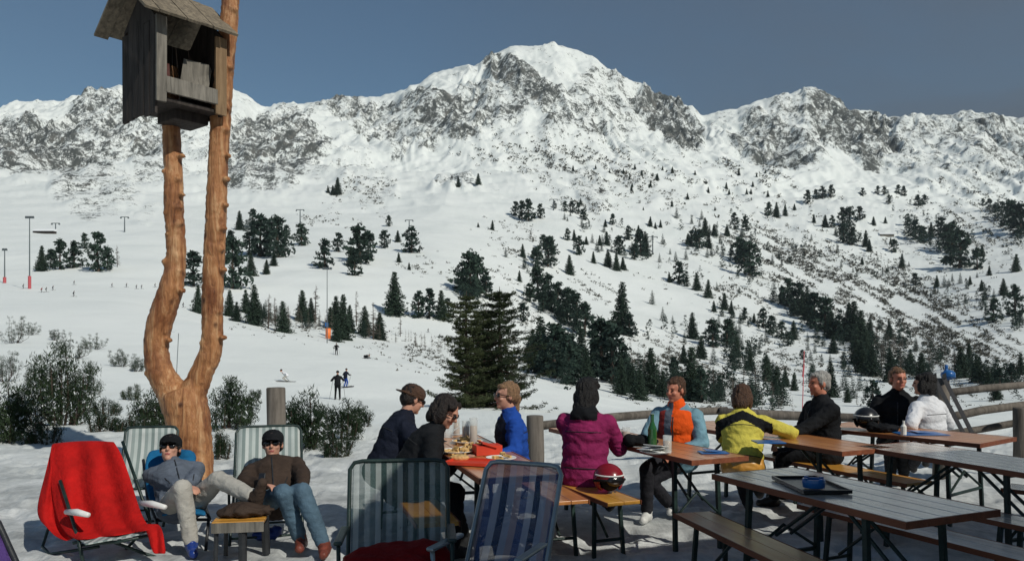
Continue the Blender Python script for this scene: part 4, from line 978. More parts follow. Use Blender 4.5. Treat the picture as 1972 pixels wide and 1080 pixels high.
q = MB(); q.tube([lp(276,885,6.95),lp(284,960,6.6),lp(300,1000,6.3),lp(312,1040,6.15)], .013, 8); q.tube([lp(382,890,6.95),lp(390,960,6.6),lp(404,1000,6.3)], .013, 8)
q.tube([lp(300,1000,6.3),lp(404,1000,6.2)], .013, 8); q.tube([lp(300,998,6.3),lp(318,1068,6.05)], .013, 8); q.tube([lp(402,998,6.2),lp(396,1060,6.1)], .013, 8); q.tube([lp(284,960,6.6),lp(290,1030,6.55)], .013, 8)
q.build('frame', M['metal_dark'], L1, True)
q = MB(); A, B = lp(268,968,6.45), lp(316,976,6.15); q.tube([A,(A+B)/2+Vector((0,0,.01)),B],[.02,.026,.018],10); q.build('armrest', M['white_plastic'], L1, True)
# chair of the man in brown
ch = P(515, 650, 6.45); sling_chair((ch.x, ch.y, 0), R(16), 'stripe_pale', 'metal_green', 'pale striped chair under the man in the brown jacket', h=.84, w_=.56, back=R(34), seat=.24)
# little table with a bag where the sleeper rests his leg
sp = P(465,650,5.75); ST = empty('side_table', (sp.x, sp.y, 0), R(10), 'small wooden stool table carrying a dark bag between the two loungers', 'stool')
zt = .31; q = MB()
for i in range(4): q.box((0,-.12+.08*i,zt),(.36,.074,.022))
q.build('top', M['wood_yellow'], ST, bevel=.004)
MB().box((0,-.165,zt-.03),(.36,.014,.07)).build('apron', M['wood_old'], ST)
for x, y in ((-.15,-.13),(.03,-.13),(-.13,.13),(.15,.13)): MB().tube([(x,y,zt-.01),(x*1.05,y*1.1,0)], .016 if x < 0 else .03, 8).build('leg', M['metal_dark'], ST)
q = MB(); q.ball((0,0,.05),(.15,.10,.05),sub=3); q.ball((.12,.03,.04),(.09,.07,.04),sub=3); q.ball((-.1,0,.03),(.1,.09,.03),sub=3)
o = q.fused('soft_bag', M['brown_cloth'], None, .012, 3, .012); o.location = (sp.x+.02, sp.y, zt+.012); tag(o, 'flat dark brown bag lying on the small stool table', 'bag')
q = MB(); q.ball((0,0,.05),(.11,.08,.05),sub=3); q.ball((.08,0,.07),(.05,.04,.05),sub=3)
o = q.fused('blue_bag', M['boot_blue'], None, .012, 2, .01); p = G(492,1052,0); o.location = (p.x+.02, p.y+.2, 0); tag(o, 'small shiny blue bag on the snow beside the stool table', 'bag')
# ---------------------------------------------------------------- people
Zu = Vector((0,0,1))
SEAM = plain('dark_thread', (.02,.02,.022), .8, .1)
def ik(a, c, l1, l2, pole):
    d = c-a; L = d.length; mx = (l1+l2)*.995
    if L > mx: c = a+d.normalized()*mx; d = c-a; L = mx
    t = (l1*l1-l2*l2+L*L)/(2*L); h = sqrt(max(0, l1*l1-t*t)); u = d.normalized()
    p = pole-u*pole.dot(u); p = p.normalized() if p.length > 1e-5 else u.orthogonal().normalized()
    return a+u*t+p*h, c
def basis(r, f, u): return Matrix((r, f, u)).transposed()
def hand(q, wrist, d, nrm, side, curl=.55, k=1.0, thin=.0088):
    d = d.normalized(); nrm = (nrm-d*nrm.dot(d)).normalized(); s = d.cross(nrm).normalized()*side
    B = basis(s, d, nrm)
    q.ball(wrist+d*.045*k, (.038*k,.050*k,.015*k), B, 2); q.ball(wrist+d*.07*k, (.040*k,.026*k,.014*k), B, 2)
    for i, (o_, L) in enumerate(((-.030,.058),(-.010,.072),(.011,.078),(.031,.070))):
        b0 = wrist+d*.080*k+s*o_*k; d1 = (d*cos(curl*.7)+nrm*sin(curl*.7)).normalized(); d2 = (d*cos(curl*1.7)+nrm*sin(curl*1.7)).normalized()
        b1 = b0+d1*L*.52*k; b2 = b1+d2*L*.5*k
        q.caps(b0, b1, thin*1.08*k, thin*k, 7); q.caps(b1, b2, thin*k, thin*.85*k, 7)
    t0 = wrist+d*.028*k+s*.034*k; t1 = t0+(d*.7+s*.75+nrm*.25).normalized()*.036*k; t2 = t1+(d*.9+s*.1+nrm*.35).normalized()*.030*k
    q.caps(t0, t1, .013*k, .011*k, 7); q.caps(t1, t2, .011*k, .009*k, 7)
def person(label, hip, yaw, neck=None, lean=0, head_yaw=None, head_pitch=0, head_tilt=0, hands=None, feet=None, elbows=None, knees=None,
           jacket='black_cloth', trousers='char_cloth', shoes='boot_dark', hair='short', hair_mat='hair_dark', skin='skin', k=1.0,
           glasses=False, cap=None, hood=False, paint=None, jmats=None, puff=1.0, gloves=None, vest=None, collar=True, lod=1, jlen=.10, hat_back=False, group='people on the terrace', cat='person', smile=False):
    f = Vector((cos(yaw), sin(yaw), 0)); r = Vector((sin(yaw), -cos(yaw), 0))
    if neck is None: neck = hip + (f*sin(lean)+Zu*cos(lean))*.50*k
    u = (neck-hip).normalized(); r = (r-u*r.dot(u)).normalized(); fw = u.cross(r).normalized()
    TL = (neck-hip).length
    B = basis(r, fw, u)
    hy = yaw if head_yaw is None else head_yaw
    hf = Vector((cos(hy)*cos(head_pitch), sin(hy)*cos(head_pitch), sin(head_pitch))); hr = Vector((sin(hy), -cos(hy), 0))
    hu = hr.cross(hf).normalized()
    if head_tilt: rm = Matrix.Rotation(head_tilt, 3, hf); hr = rm@hr; hu = rm@hu
    HB = basis(hr, hf, hu)
    hc = neck + u*.045*k + (Zu*.4+u*.6).normalized()*.115*k + hf*.02*k
    def H(x, y, z): return hc+HB@Vector((x, y, z))*k
    body = MB()
    def hb(c, rr, sub=2): body.ball(H(*c), tuple(a*k for a in rr), HB, sub)
    hb((0,-.012,.035),(.074,.094,.082),3); hb((0,.022,-.03),(.060,.064,.085),3); hb((0,.062,-.088),(.026,.024,.020)); hb((0,.02,-.075),(.052,.05,.03))
    if lod:
        hb((0,.098,-.018),(.014,.018,.016)); hb((0,.090,.008),(.010,.014,.026)); hb((0,.078,.036),(.044,.014,.010)); hb((.036,.066,-.022),(.022,.018,.018)); hb((-.036,.066,-.022),(.022,.018,.018))
        hb((0,.082,-.054),(.022,.009,.008)); hb((.077,-.006,-.002),(.010,.020,.032)); hb((-.077,-.006,-.002),(.010,.020,.032))
    body.caps(neck-u*.03*k, hc-hf*.02*k-hu*.06*k, .060*k, .052*k)
    # torso
    def Tt(a, x=0, y=0): return hip+u*TL*a+r*x*k+fw*y*k
    body.ball(Tt(.0), (.165*k,.115*k,.12*k), B, 3); body.ball(Tt(.35), (.145*k,.105*k,.15*k), B, 3); body.ball(Tt(.68), (.165*k,.115*k,.16*k), B, 3); body.ball(Tt(.86), (.17*k,.085*k,.08*k), B, 3)
    sh = [Tt(.87, -.175, 0), Tt(.87, .175, 0)]           # left, right
    hp = [Tt(0, -.09, .0), Tt(0, .09, .0)]
    hands = hands or [Tt(.15,-.2,.3), Tt(.15,.2,.3)]
    feet = feet or [Vector((0,0,0)), Vector((0,0,0))]
    elbows = elbows or [-u*.8-r*.7-fw*.2, -u*.8+r*.7-fw*.2]
    knees = knees or [Zu+fw*.4, Zu+fw*.4]
    arms = []; legs = []
    for i in (0, 1):
        e, w_ = ik(sh[i], hands[i], .285*k, .255*k, elbows[i]); arms.append((sh[i], e, w_))
        body.caps(sh[i], e, .050*k, .040*k, 10); body.caps(e, w_, .038*k, .027*k, 10)
        kn_, an = ik(hp[i], feet[i]+Zu*.09*k, .43*k, .42*k, knees[i]); legs.append((hp[i], kn_, an))
        body.caps(hp[i], kn_, .085*k, .055*k, 12); body.caps(kn_, an, .053*k, .036*k, 12)
        if lod: hand(body, w_, (w_-e), Vector((0,0,-1))*.8+(fw*.3), 1 if i == 0 else -1, k=k)
        else: body.ball(w_+(w_-e).normalized()*.05, .045, sub=1)
        ff = (knees[i].cross(Zu).cross(-Zu)) if False else None
    lipc = H(0,.09,-.054)
    def bp(c, n): return 1 if lod and (c-lipc).length < .022*k and abs((c-lipc).dot(hu)) < .009*k else 0
    bo = body.fused('person', [M[skin], M['lips']], None, .0078 if lod else .022, 3 if lod else 2, paint=bp)
    tag(bo, label, cat, group)
    # jacket
    v = (.0095 if paint else .012) if lod else .024; p_ = .022*puff
    j = MB()
    def jb(a, x, y, rr): j.ball(Tt(a, x, y), tuple((c+p_)*k for c in rr), B, 3)
    jb(-.02,0,0,(.170,.125,jlen)); jb(.15,0,0,(.160,.120,.11)); jb(.4,0,0,(.155,.118,.14)); jb(.66,0,0,(.160,.118,.15)); jb(.84,0,-.005,(.150,.085,.075)); jb(.92,0,-.01,(.10,.07,.06)); jb(.80,-.12,0,(.06,.06,.06)); jb(.80,.12,0,(.06,.06,.06))
    if collar: j.caps(neck-u*.05*k, neck+u*.025*k, .085*k, .072*k)
    for s_, e, w_ in arms:
        w2 = w_ - (w_-e).normalized()*.01
        j.caps(s_-u*.012, e, (.050+p_*.75)*k, (.044+p_*.6)*k, 12); j.caps(e, w2, (.044+p_*.6)*k, (.034+p_*.4)*k, 12)
    if hood: j.ball(Tt(.98, 0, -.085), (.12*k,.07*k,.075*k), B, 3); j.ball(Tt(1.05, 0, -.05), (.10*k,.07*k,.06*k), B, 3)
    jp = (lambda c, n: paint(B.inverted()@(c-hip)/k, c)) if paint else None
    jo = j.fused('jacket', [M[m_] for m_ in (jmats or [jacket])], bo, v, 3, fold=.0065*k if lod else 0, fscale=8, paint=jp)
    if vest:
        q = MB()
        q.ball(Tt(.15), ((.185+p_)*k,(.150+p_)*k,.12*k), B, 3); q.ball(Tt(.40), ((.180+p_)*k,(.150+p_)*k,.15*k), B, 3); q.ball(Tt(.66), ((.182+p_)*k,(.148+p_)*k,.16*k), B, 3); q.ball(Tt(.84), ((.165+p_)*k,(.11+p_)*k,.085*k), B, 3)
        q.caps(neck-u*.05*k, neck+u*.02*k, .10*k, .088*k)
        vo = q.fused('vest', [M[m_] for m_ in vest[1]], bo, v, 3, fold=.004, fscale=7, paint=lambda c, n: vest[0](B.inverted()@(c-hip)/k))
    if lod:                                     # zip, yoke seam and pocket seams lying on the cloth
        from mathutils.bvhtree import BVHTree
        src = vo if vest else jo
        bv = BVHTree.FromPolygons([v.co.copy() for v in src.data.vertices], [tuple(p.vertices) for p in src.data.polygons])
        def line(pts, side, rad):
            out = []
            for a_, x_ in pts:
                o_ = Tt(a_, x_, 0)+fw*side*.6; h_ = bv.ray_cast(o_, -fw*side, .62)
                if h_[0] is not None: out.append(h_[0]+fw*side*rad*.3)
            return out
        for nm_, pts_, sd_s, rd in (('zip', [(-.12+i*.09, 0) for i in range(12)], 1, .0055), ('seam', [(.70, -.15+i*.03) for i in range(11)], -1, .0035), ('seam', [(.12, -.15+i*.03) for i in range(11)], -1, .004),
                                    ('pocket_seam', [(.12+i*.05, .085+i*.006) for i in range(5)], 1, .004), ('pocket_seam', [(.12+i*.05, -.085-i*.006) for i in range(5)], 1, .004)):
            L_ = line(pts_, sd_s, rd)
            if len(L_) > 3: q = MB(); q.tube(L_, rd, 6); q.build(nm_, M['metal_dark'] if nm_ == 'zip' else SEAM, bo, True)
    # trousers
    q = MB(); q.ball(hip, (.172*k,.125*k,.12*k), B, 3)
    for a, kk, an in legs:
        q.caps(a, kk, .092*k, .070*k, 12); q.caps(kk, an+(kk-an).normalized()*.02, .068*k, .058*k, 12)
    q.fused('trousers', M[trousers], bo, .013 if lod else .026, 4, fold=.005*k if lod else 0, fscale=8)
    for i, (a, kk, an) in enumerate(legs):
        d = (an-kk).normalized(); t = fw-Zu*fw.z; t = t.normalized()
        if abs(d.z) < .5: t = (Zu*.85 + d*.3 - d*0); t = t.normalized()
        side = t.cross(d).normalized()
        q = MB(); toe = an+t*.14*k+d*.055*k; heel = an-t*.045*k+d*.055*k
        q.caps(heel, toe, .042*k, .036*k, 10); q.caps(an-d*.04*k, an+d*.03*k, .055*k, .050*k, 10); q.caps(an+d*.02*k, an+t*.08*k+d*.045*k, .046*k, .040*k, 10)
        q.fused('shoe', M[shoes if isinstance(shoes, str) else shoes[i]], bo, .011 if lod else .022, 2, .003)
    # hair
    if hair:
        q = MB()
        def hh(c, rr): q.ball(H(*c), tuple(a*k for a in rr), HB, 3)
        hh((0,-.028,.052),(.084,.094,.082))
        hh((0,-.055,.0),(.078,.062,.075))
        if hair == 'short': hh((.062,-.015,.02),(.022,.05,.04)); hh((-.062,-.015,.02),(.022,.05,.04)); hh((0,.045,.085),(.055,.035,.025))
        if hair == 'tied': hh((.062,-.02,.01),(.022,.05,.05)); hh((-.062,-.02,.01),(.022,.05,.05)); hh((0,.045,.085),(.055,.035,.025)); hh((0,-.095,-.03),(.04,.045,.06)); hh((0,-.10,-.10),(.03,.03,.08))
        if hair in ('bob', 'long'):
            for s_ in (-1, 1): hh((s_*.070,-.012,-.02),(.028,.055,.085)); hh((s_*.05,.04,.075),(.035,.035,.035))
            hh((0,-.075,-.035),(.085,.050,.095))
        if hair == 'long':
            for s_ in (-1, 1): hh((s_*.058,-.035,-.10),(.035,.05,.085))
            hh((0,-.085,-.12),(.085,.045,.10)); hh((0,.0,.10),(.085,.085,.045))
        q.fused('hair', M[hair_mat], bo, .008 if lod else .022, 2, fold=.009 if lod else 0, strand=True)
    if cap:
        q = MB(); q.ball(H(0,-.012,.060), (.090*k,.106*k,.076*k), HB, 3); q.ball(H(0,-.012,.035), (.091*k,.107*k,.035*k), HB, 3)
        s_ = -1 if hat_back else 1
        if cap[1]: 
            for a in (-.03, 0, .03): q.ball(H(a, s_*.115-.01, .035), (.04*k,.055*k,.008*k), HB, 2)
        q.fused('cap', M[cap[0]], bo, .009, 2, .002)
    if glasses:
        q = MB()
        for s_ in (-1, 1): q.ball(H(s_*.032,.088,.010), (.028*k,.012*k,.020*k), HB, 2); q.tube([H(s_*.058,.075,.014), H(s_*.082,.0,.010)], .004*k, 6)
        q.tube([H(-.02,.098,.014), H(.02,.098,.014)], .004*k, 6); q.build('sunglasses', M['lens_black'], bo, True)
    elif lod:
        for s_ in (-1, 1):
            q = MB(); q.ball(H(s_*.030,.080,.010), (.013*k,.009*k,.007*k), HB, 2); q.build('eye', M['eye_dark'], bo, True)
    return bo, dict(H=H, T=Tt, arms=arms, legs=legs, B=B, u=u, f=fw, r=r)

tz = .775
# two people in black at the left table
person('person in black jacket and dark back-to-front cap, seated behind the dark haired one', P(734,650,6.45)+Vector((0,0,-EYE+.53)), R(22), lean=R(25), k=.98, head_yaw=R(28), head_pitch=R(-22),
       hands=[P(868,862,6.6), P(862,872,6.35)], feet=[G(835,985,0), G(822,1000,0)], jacket='navy_cloth', trousers='black_cloth', cap=('hair_mid', True), hat_back=True, hair='short', puff=1.5, glasses=True)
person('person with dark chin-length hair and black jacket bending over the food', P(770,650,5.70)+Vector((0,0,-EYE+.54)), R(12), lean=R(32), k=.98, head_yaw=R(-14), head_pitch=R(-30),
       hands=[P(886,884,5.85), P(880,892,5.6)], feet=[G(892,1052,0), G(872,1075,0)], jacket='black_cloth', trousers='black_cloth', hair='bob', hair_mat='hair_dark', puff=1.3, glasses=True)
# woman in blue
def blue_paint(c, w):
    if c.x > .16 and c.z < .42 and c.z > .05 and abs(((c.z*9+c.y*3) % 1.0)-.5) < .17 and c.z < .34: return 1
    if c.y > .07 and abs(c.x) < .14: return 2
    return 0
person('woman with fair tied hair and sunglasses in a royal blue jacket', P(990,650,6.45)+Vector((0,0,-EYE+.53)), R(196), k=.95, lean=R(5), head_yaw=R(205), head_pitch=R(2),
       hands=[P(938,880,6.0), P(952,872,6.5)], feet=[G(960,1000,0), G(975,985,0)], jmats=['blue_cloth','white_cloth','navy_cloth'], paint=blue_paint, trousers='denim', hair='tied', hair_mat='hair_fair', puff=1.1, glasses=True)
# plum jacket seen from behind
def plum_paint(c, w): return 1 if (c.z > .445 and c.y < .05 and abs(c.x) < .115) else 0
person('person with big black hair in a plum jacket, back to the camera', P(1126,650,6.25)+Vector((0,0,-EYE+.54)), R(72), k=.98, lean=R(6), head_yaw=R(58), head_pitch=R(-8),
       hands=[P(1120,862,6.75), P(1196,860,6.6)], elbows=[Vector((-.35,-.5,-1)), Vector((.3,-.5,-1))], feet=[G(1150,990,0), G(1178,998,0)], jmats=['magenta_cloth','black_cloth'], paint=plum_paint, trousers='black_cloth', hair='long', hair_mat='hair_black', puff=1.8, hood=True, jlen=.16)
# man in orange vest
def vest_paint(c): return 1 if (abs(c.x-.05) < .035 and c.y > .05) else (2 if (c.x > .08 and c.y > 0) else 0)
person('smiling man in an orange vest with pale blue sleeves', P(1306,650,7.15)+Vector((0,0,-EYE+.53)), R(244), k=.96, lean=R(6), head_yaw=R(222), head_pitch=R(-4),
       hands=[P(1308,868,6.85), P(1272,868,6.85)], feet=[G(1292,992,0), G(1246,1004,0)], elbows=[Vector((1.2,.1,-.5)), Vector((-1.2,.3,-.6))], jacket='teal_cloth', trousers='char_cloth', shoes='boot_white', hair='short', hair_mat='hair_mid', skin='skin_tan',
       vest=(vest_paint, ['orange_cloth','grey_jacket','red_cloth_dull']), puff=1.5)
# yellow jacket
def yel_paint(c, w):
    q_ = c.z+abs(c.x)*.42
    if q_ > .40 and q_ < .505 and abs(c.x) < .27: return 1
    if c.z < .055: return 2
    return 0
person('person in yellow jacket with black shoulder band, back to the camera', P(1430,650,6.75)+Vector((0,0,-EYE+.53)), R(74), lean=R(24), head_yaw=R(70), head_pitch=R(-24),
       hands=[P(1420,850,7.3), P(1500,852,7.0)], elbows=[Vector((-1,0,-.5)), Vector((1,-.3,-.4))], feet=[G(1440,985,0), G(1465,975,0)], jmats=['yellow_cloth','black_cloth','wood_yellow'], paint=yel_paint, trousers='char_cloth', hair='bob', hair_mat='hair_mid', puff=1.5, k=.94)
# grey haired man
person('grey haired man in black jacket seen from the side', P(1588,650,7.35)+Vector((0,0,-EYE+.55)), R(190), lean=R(4), head_yaw=R(192), head_pitch=R(0),
       hands=[P(1500,848,7.1), P(1512,842,7.4)], elbows=[Vector((.4,-.5,-.9)), Vector((.3,.6,-.9))], feet=[G(1490,975,0), G(1505,962,0)], jacket='black_cloth', trousers='black_cloth', hair='short', hair_mat='hair_grey', skin='skin_tan', puff=1.5, k=.99)
# couple at the far table
person('brown haired man in black jacket behind the far table', P(1728,650,8.15)+Vector((0,0,-EYE+.55)), R(245), lean=R(3), head_yaw=R(268), head_pitch=R(2),
       hands=[P(1745,828,7.75), P(1700,828,7.85)], feet=[G(1740,930,0), G(1715,930,0)], jacket='black_cloth', trousers='black_cloth', hair='short', hair_mat='hair_brown', skin='skin_tan', puff=1.5, k=.99)
person('woman with dark hair in a white jacket turned to the man beside her', P(1794,650,7.75)+Vector((0,0,-EYE+.54)), R(118), k=.96, lean=R(6), head_yaw=R(140), head_pitch=R(2),
       hands=[P(1740,850,7.7), P(1788,835,8.15)], elbows=[Vector((-.6,-.8,-.6)), Vector((.9,0,-.6))], feet=[G(1745,925,0), G(1765,915,0)], jacket='white_cloth', trousers='char_cloth', hair='bob', hair_mat='hair_black', puff=1.5)
# sleeper in grey blue jacket on the blue lounger
person('person in grey blue jacket, cap and sunglasses dozing on the blue lounger', P(350,972,6.22), R(296), neck=P(333,897,6.52), head_yaw=R(282), head_pitch=R(20),
       hands=[P(350,948,6.02), P(372,940,6.02)], elbows=[Vector((1,-.2,-.3)), Vector((-1,-.2,-.3))], feet=[P(488,980,5.82), G(368,1066,0)], knees=[Vector((.1,-.2,1)), Vector((.25,-.5,1))],
       jacket='grey_jacket', trousers='pale_cloth', shoes=('brown_cloth','boot_blue'), cap=('black_cloth', True), hair='short', glasses=True, puff=1.15)
# man in brown jacket
_, A = person('man in dark brown jacket, jeans and dark cap relaxing in a striped chair', P(532,965,6.22), R(276), neck=P(527,890,6.50), head_yaw=R(282), head_pitch=R(12),
       hands=[P(583,940,6.0), P(510,934,6.0)], elbows=[Vector((1.2,.1,.2)), Vector((-1.2,.1,-.2))], feet=[G(622,1068,0), G(578,1058,0)], knees=[Vector((.05,-.6,1)), Vector((0,-.6,1))],
       jacket='brown_cloth', trousers='denim', shoes='boot_red', cap=('black_cloth', True), hair='short', glasses=True, puff=1.5)
ph = MB(); w_ = A['arms'][1][2]; ph.box(w_+Vector((-.005,-.06,.05)), (.05,.012,.11), Matrix.Rotation(R(-20),3,'X')); tag(ph.build('mobile_phone', M['black_plastic'], bevel=.004), 'small black phone held by the man in brown', 'phone')

# ---------------------------------------------------------------- skiers on the piste
def skier(px, py, yaw, label, jacket, trousers, crouch=.0, poles=True, group='skiers on the near piste', lodv=0):
    p, D = hit(px, py, 20)
    f = Vector((cos(yaw), sin(yaw), 0)); r = Vector((sin(yaw), -cos(yaw), 0))
    h0 = p+Vector((0,0,.88-crouch*.35)); 
    o, a = person(label, h0, yaw, lean=R(12+crouch*45), head_yaw=yaw, hands=[h0+f*.35-r*.28+Zu*.22, h0+f*.35+r*.28+Zu*.22], feet=[p-r*.13, p+r*.13], knees=[f, f], jacket=jacket, trousers=trousers, hair=None, cap=('black_cloth', False), lod=0, group=group, puff=1.2, cat='skier')
    for s_ in (-1, 1):
        q = MB(); c = p+r*s_*.13+Zu*.02; q.prism([c-f*.75-r*.04, c-f*.75+r*.04, c+f*.85+r*.035, c+f*.98+Zu*.08, c+f*.85-r*.035], (0,0,.015)); q.build('ski', M['black_plastic'], o)
        if poles: q = MB(); w_ = a['arms'][0 if s_ < 0 else 1][2]; q.tube([w_+f*.08, p+r*s_*.45-f*.25], .010, 5); q.build('ski_pole', M['metal_dark'], o)
    return o
skier(650, 769, R(100), 'skier in black standing lower of the two dark skiers near the post', 'black_cloth', 'black_cloth')
skier(665, 746, R(60), 'skier in dark blue standing just above the skier in black', 'navy_cloth', 'blue_cloth')
skier(553, 735, R(200), 'pale skier crouching in a turn above the grey post', 'white_cloth', 'pale_cloth', .9)
skier(648, 683, R(110), 'dark skier upright below the orange marker', 'black_cloth', 'char_cloth')
skier(702, 690, R(10), 'dark skier sitting down on the piste right of the marker', 'black_cloth', 'black_cloth', 1.6, False)
skier(79, 563, R(30), 'skier in dull red beside the foot of the tall mast', 'red_cloth_dull', 'char_cloth', .3, False, 'far skiers at the left')
skier(88, 562, R(30), 'dark skier close right of the skier in dull red', 'black_cloth', 'char_cloth', .3, False, 'far skiers at the left')
for i, (px, py, lb) in enumerate([(44,556,'tiny dark skier left of the foot of the mast'),(101,559,'tiny dark skier, third right of the mast foot'),(142,548,'tiny skier below the clump, upper of two'),(141,571,'tiny skier below the clump, lower of two'),
        (215,553,'tiny skier, first of the loose line left of the forked trunk'),(243,553,'tiny skier, second of the loose line left of the forked trunk'),(262,556,'tiny skier, third of the loose line left of the forked trunk'),(272,556,'tiny skier, fourth of the loose line left of the forked trunk'),(298,553,'tiny skier closest to the forked trunk in the loose line'),
        (352,592,'skier seen between the two arms of the forked trunk'),(824,640,'tiny skier on the slope left of the near spruces'),(740,590,'tiny skier below the lone pine left of the near spruces')]):
    p, D = hit(px, py, 100)
    if i == 0:
        proto = skier(px, py, R(40), lb, 'char_cloth', 'char_cloth', .2, False, 'far skiers on the wide piste'); base0 = p
    else:
        c = copy_tree(proto, None, children(proto)); c.location = p-base0; c['label'] = lb; c['group'] = 'far skiers on the wide piste'
# ---------------------------------------------------------------- near spruces, mountain pines, masts
def near_spruce(px, top, D, hw_px, label, seed, lean=0, dens=1.0):
    random.seed(seed)
    x = (px-HX)/F*D; z1 = EYE-(top-HY)/F*D; z0 = ground_z(x, D)-.2; h = z1-z0; hw = hw_px*D/F
    t = empty('spruce_tree', (x, D, z0), 0, label, 'tree', 'near spruces behind the tables')
    q = MB(); q.tube([(0,0,-.3),(.03,0,h*.35),(-.02,.02,h*.7),(lean,0,h)], [.13,.10,.05,.01], 9, jit=.06)
    V = []; Fc = []; n = int(34*dens)
    for i in range(n):
        zf = .04+.94*i/n; L = hw*(1-zf)**.45*random.uniform(.45,1.4)+.08; m_ = int(5+4*(1-zf)); a0 = random.uniform(0,6.28)
        for k in range(m_):
            a = a0+2*pi*k/m_+random.uniform(-.35,.35); l = L*random.uniform(.55,1.15); z = zf*h; c0 = Vector((lean*zf, 0, z))
            pts_ = [c0 + Vector((cos(a)*l*s, sin(a)*l*s, -l*.30*s+l*.28*s*s*s)) for s in (0,.33,.66,1)]
            q.tube(pts_, [.018,.012,.008,.003], 4)
            for s in (.25,.4,.55,.68,.8,.9,1.0):
                if random.random() < .24: continue
                c = c0 + Vector((cos(a)*l*s, sin(a)*l*s, -l*.30*s+l*.28*s**3))
                for sd in (-1, 1):
                    d = Vector((-sin(a)*sd+cos(a)*.8, cos(a)*sd+sin(a)*.8, -.35)).normalized(); w_ = (1.1-s)*l*.42+.05
                    leafclump(V, Fc, c+d*w_*.45, .11, 9, .5, -.4, .20)
                leafclump(V, Fc, c, .10, 8, .5, -.4, .20)
    q.build('trunk', M['bark'], t)
    me = bpy.data.meshes.new('crown'); me.from_pydata([tuple(v) for v in V], [], Fc); me.update(); link('crown', me, M['near_spruce'], t)
    return t
near_spruce(898, 560, 30, 62, 'tall ragged near spruce with visible trunk, left of the close pair', 101, dens=.8)
near_spruce(962, 552, 31, 86, 'tall olive green near spruce, right of the close pair', 102, dens=1.1)
near_spruce(930, 590, 33, 60, 'shorter spruce half hidden between the close pair', 103, .05)

def mugo(px, py, wpx, hpx, D=None, label='', seed=0, dens=1.0):
    random.seed(seed+500)
    if D is None: p, D = hit(px, py, 15)
    else: x = (px-HX)/F*D; p = Vector((x, D, ground_z(x, D)))
    hw = wpx/2*D/F; h = hpx*D/F
    t = empty('mountain_pine', tuple(p), 0, label, 'shrub', 'snowy mountain pines below the terrace')
    q = MB(); V = []; Fc = []; n = int((6+wpx/9)*dens); h *= .80; hw *= .95
    for i in range(n):
        a = random.uniform(0, 6.28); rr = random.random()**.6; tip = Vector((cos(a)*hw*rr, sin(a)*hw*rr*.8, h*random.uniform(.35,1.0)*(1-.45*rr*rr)))
        b0 = Vector((cos(a)*hw*.15, sin(a)*hw*.12, -.1)); mid = b0.lerp(tip, .5)+Vector((cos(a)*hw*.15, sin(a)*hw*.1, -h*.12))
        q.tube([b0, mid, tip], [.028,.018,.008], 5)
        for s in (.6,.8,1.0):
            c = b0.lerp(mid, s*2) if s < .5 else mid.lerp(tip, s*2-1)
            for _ in range(3):
                d = Vector((random.gauss(0,1), random.gauss(0,1), random.gauss(.5,.6))).normalized()
                e = c+d*h*.08
                leafclump(V, Fc, e, min(.15, h*.13)+.02, 36, .9, .9, .16, .5)
    q.build('branches', M['bark'], t)
    me = bpy.data.meshes.new('needles'); me.from_pydata([tuple(v) for v in V], [], Fc); me.update(); link('needles', me, M['mugo'], t)
M['bough_snow'] = plain('bough_snow', (.84,.86,.88), .7, .04, 5, .3)
BU = [(30,660,90,70,'mountain pine shrub at the far left edge, upper one'),(52,645,60,50,'small shrub just under the mast on the left slope'),(10,735,70,90,'dark mountain pine cut by the left edge, middle height'),(10,885,110,150,'dark mountain pine cut by the left edge, lowest'),
 (140,690,90,70,'shrub on the left slope above the largest mountain pine'),(118,825,150,190,'largest mountain pine on the left slope'),(165,760,90,80,'shrub touching the right side of the largest mountain pine'),(232,705,66,46,'low wide shrub left of the forked trunk'),(255,770,50,40,'small shrub close to the left arm of the trunk'),
 (80,890,80,60,'low dark shrub just behind the red towel'),(190,860,70,50,'small shrub right of the largest mountain pine'),(295,850,80,110,'shrub hugging the left foot of the forked trunk'),(445,850,110,120,'bushy mountain pine right of the forked trunk'),(425,925,44,60,'tiny pine beside the right foot of the trunk'),
 (580,905,120,140,'mountain pine rising behind the man in brown'),(655,880,110,100,'wide mountain pine left of the person with the cap'),(640,925,90,60,'low branches of pine behind the green striped chair'),(490,770,30,30,'small twig shrub above the bushy pine'),(285,870,36,40,'small pine beside the striped chair at the trunk'),
 (240,865,50,46,'sapling above the red towel'),(70,745,76,50,'low shrub between the left edge and the largest mountain pine'),(205,800,60,46,'low shrub halfway between the largest mountain pine and the trunk'),(262,715,44,34,'tiny shrub touching the left arm of the trunk'),(110,655,44,36,'tiny shrub highest of the middle left slope'),(180,672,54,40,'small shrub on the open snow left of the trunk bend'),(560,828,60,50,'small pine peeping over the shoulder of the grey post'),(690,842,60,60,'small pine just left of the person with the cap')]
for i, (px, py, w_, h_, lb) in enumerate(BU):
    D = None
    if py > 830: D = 10.5+(930-py)*.045
    mugo(px, min(py, 830) if D is None else py, w_, h_, D, lb, i, 1.15)
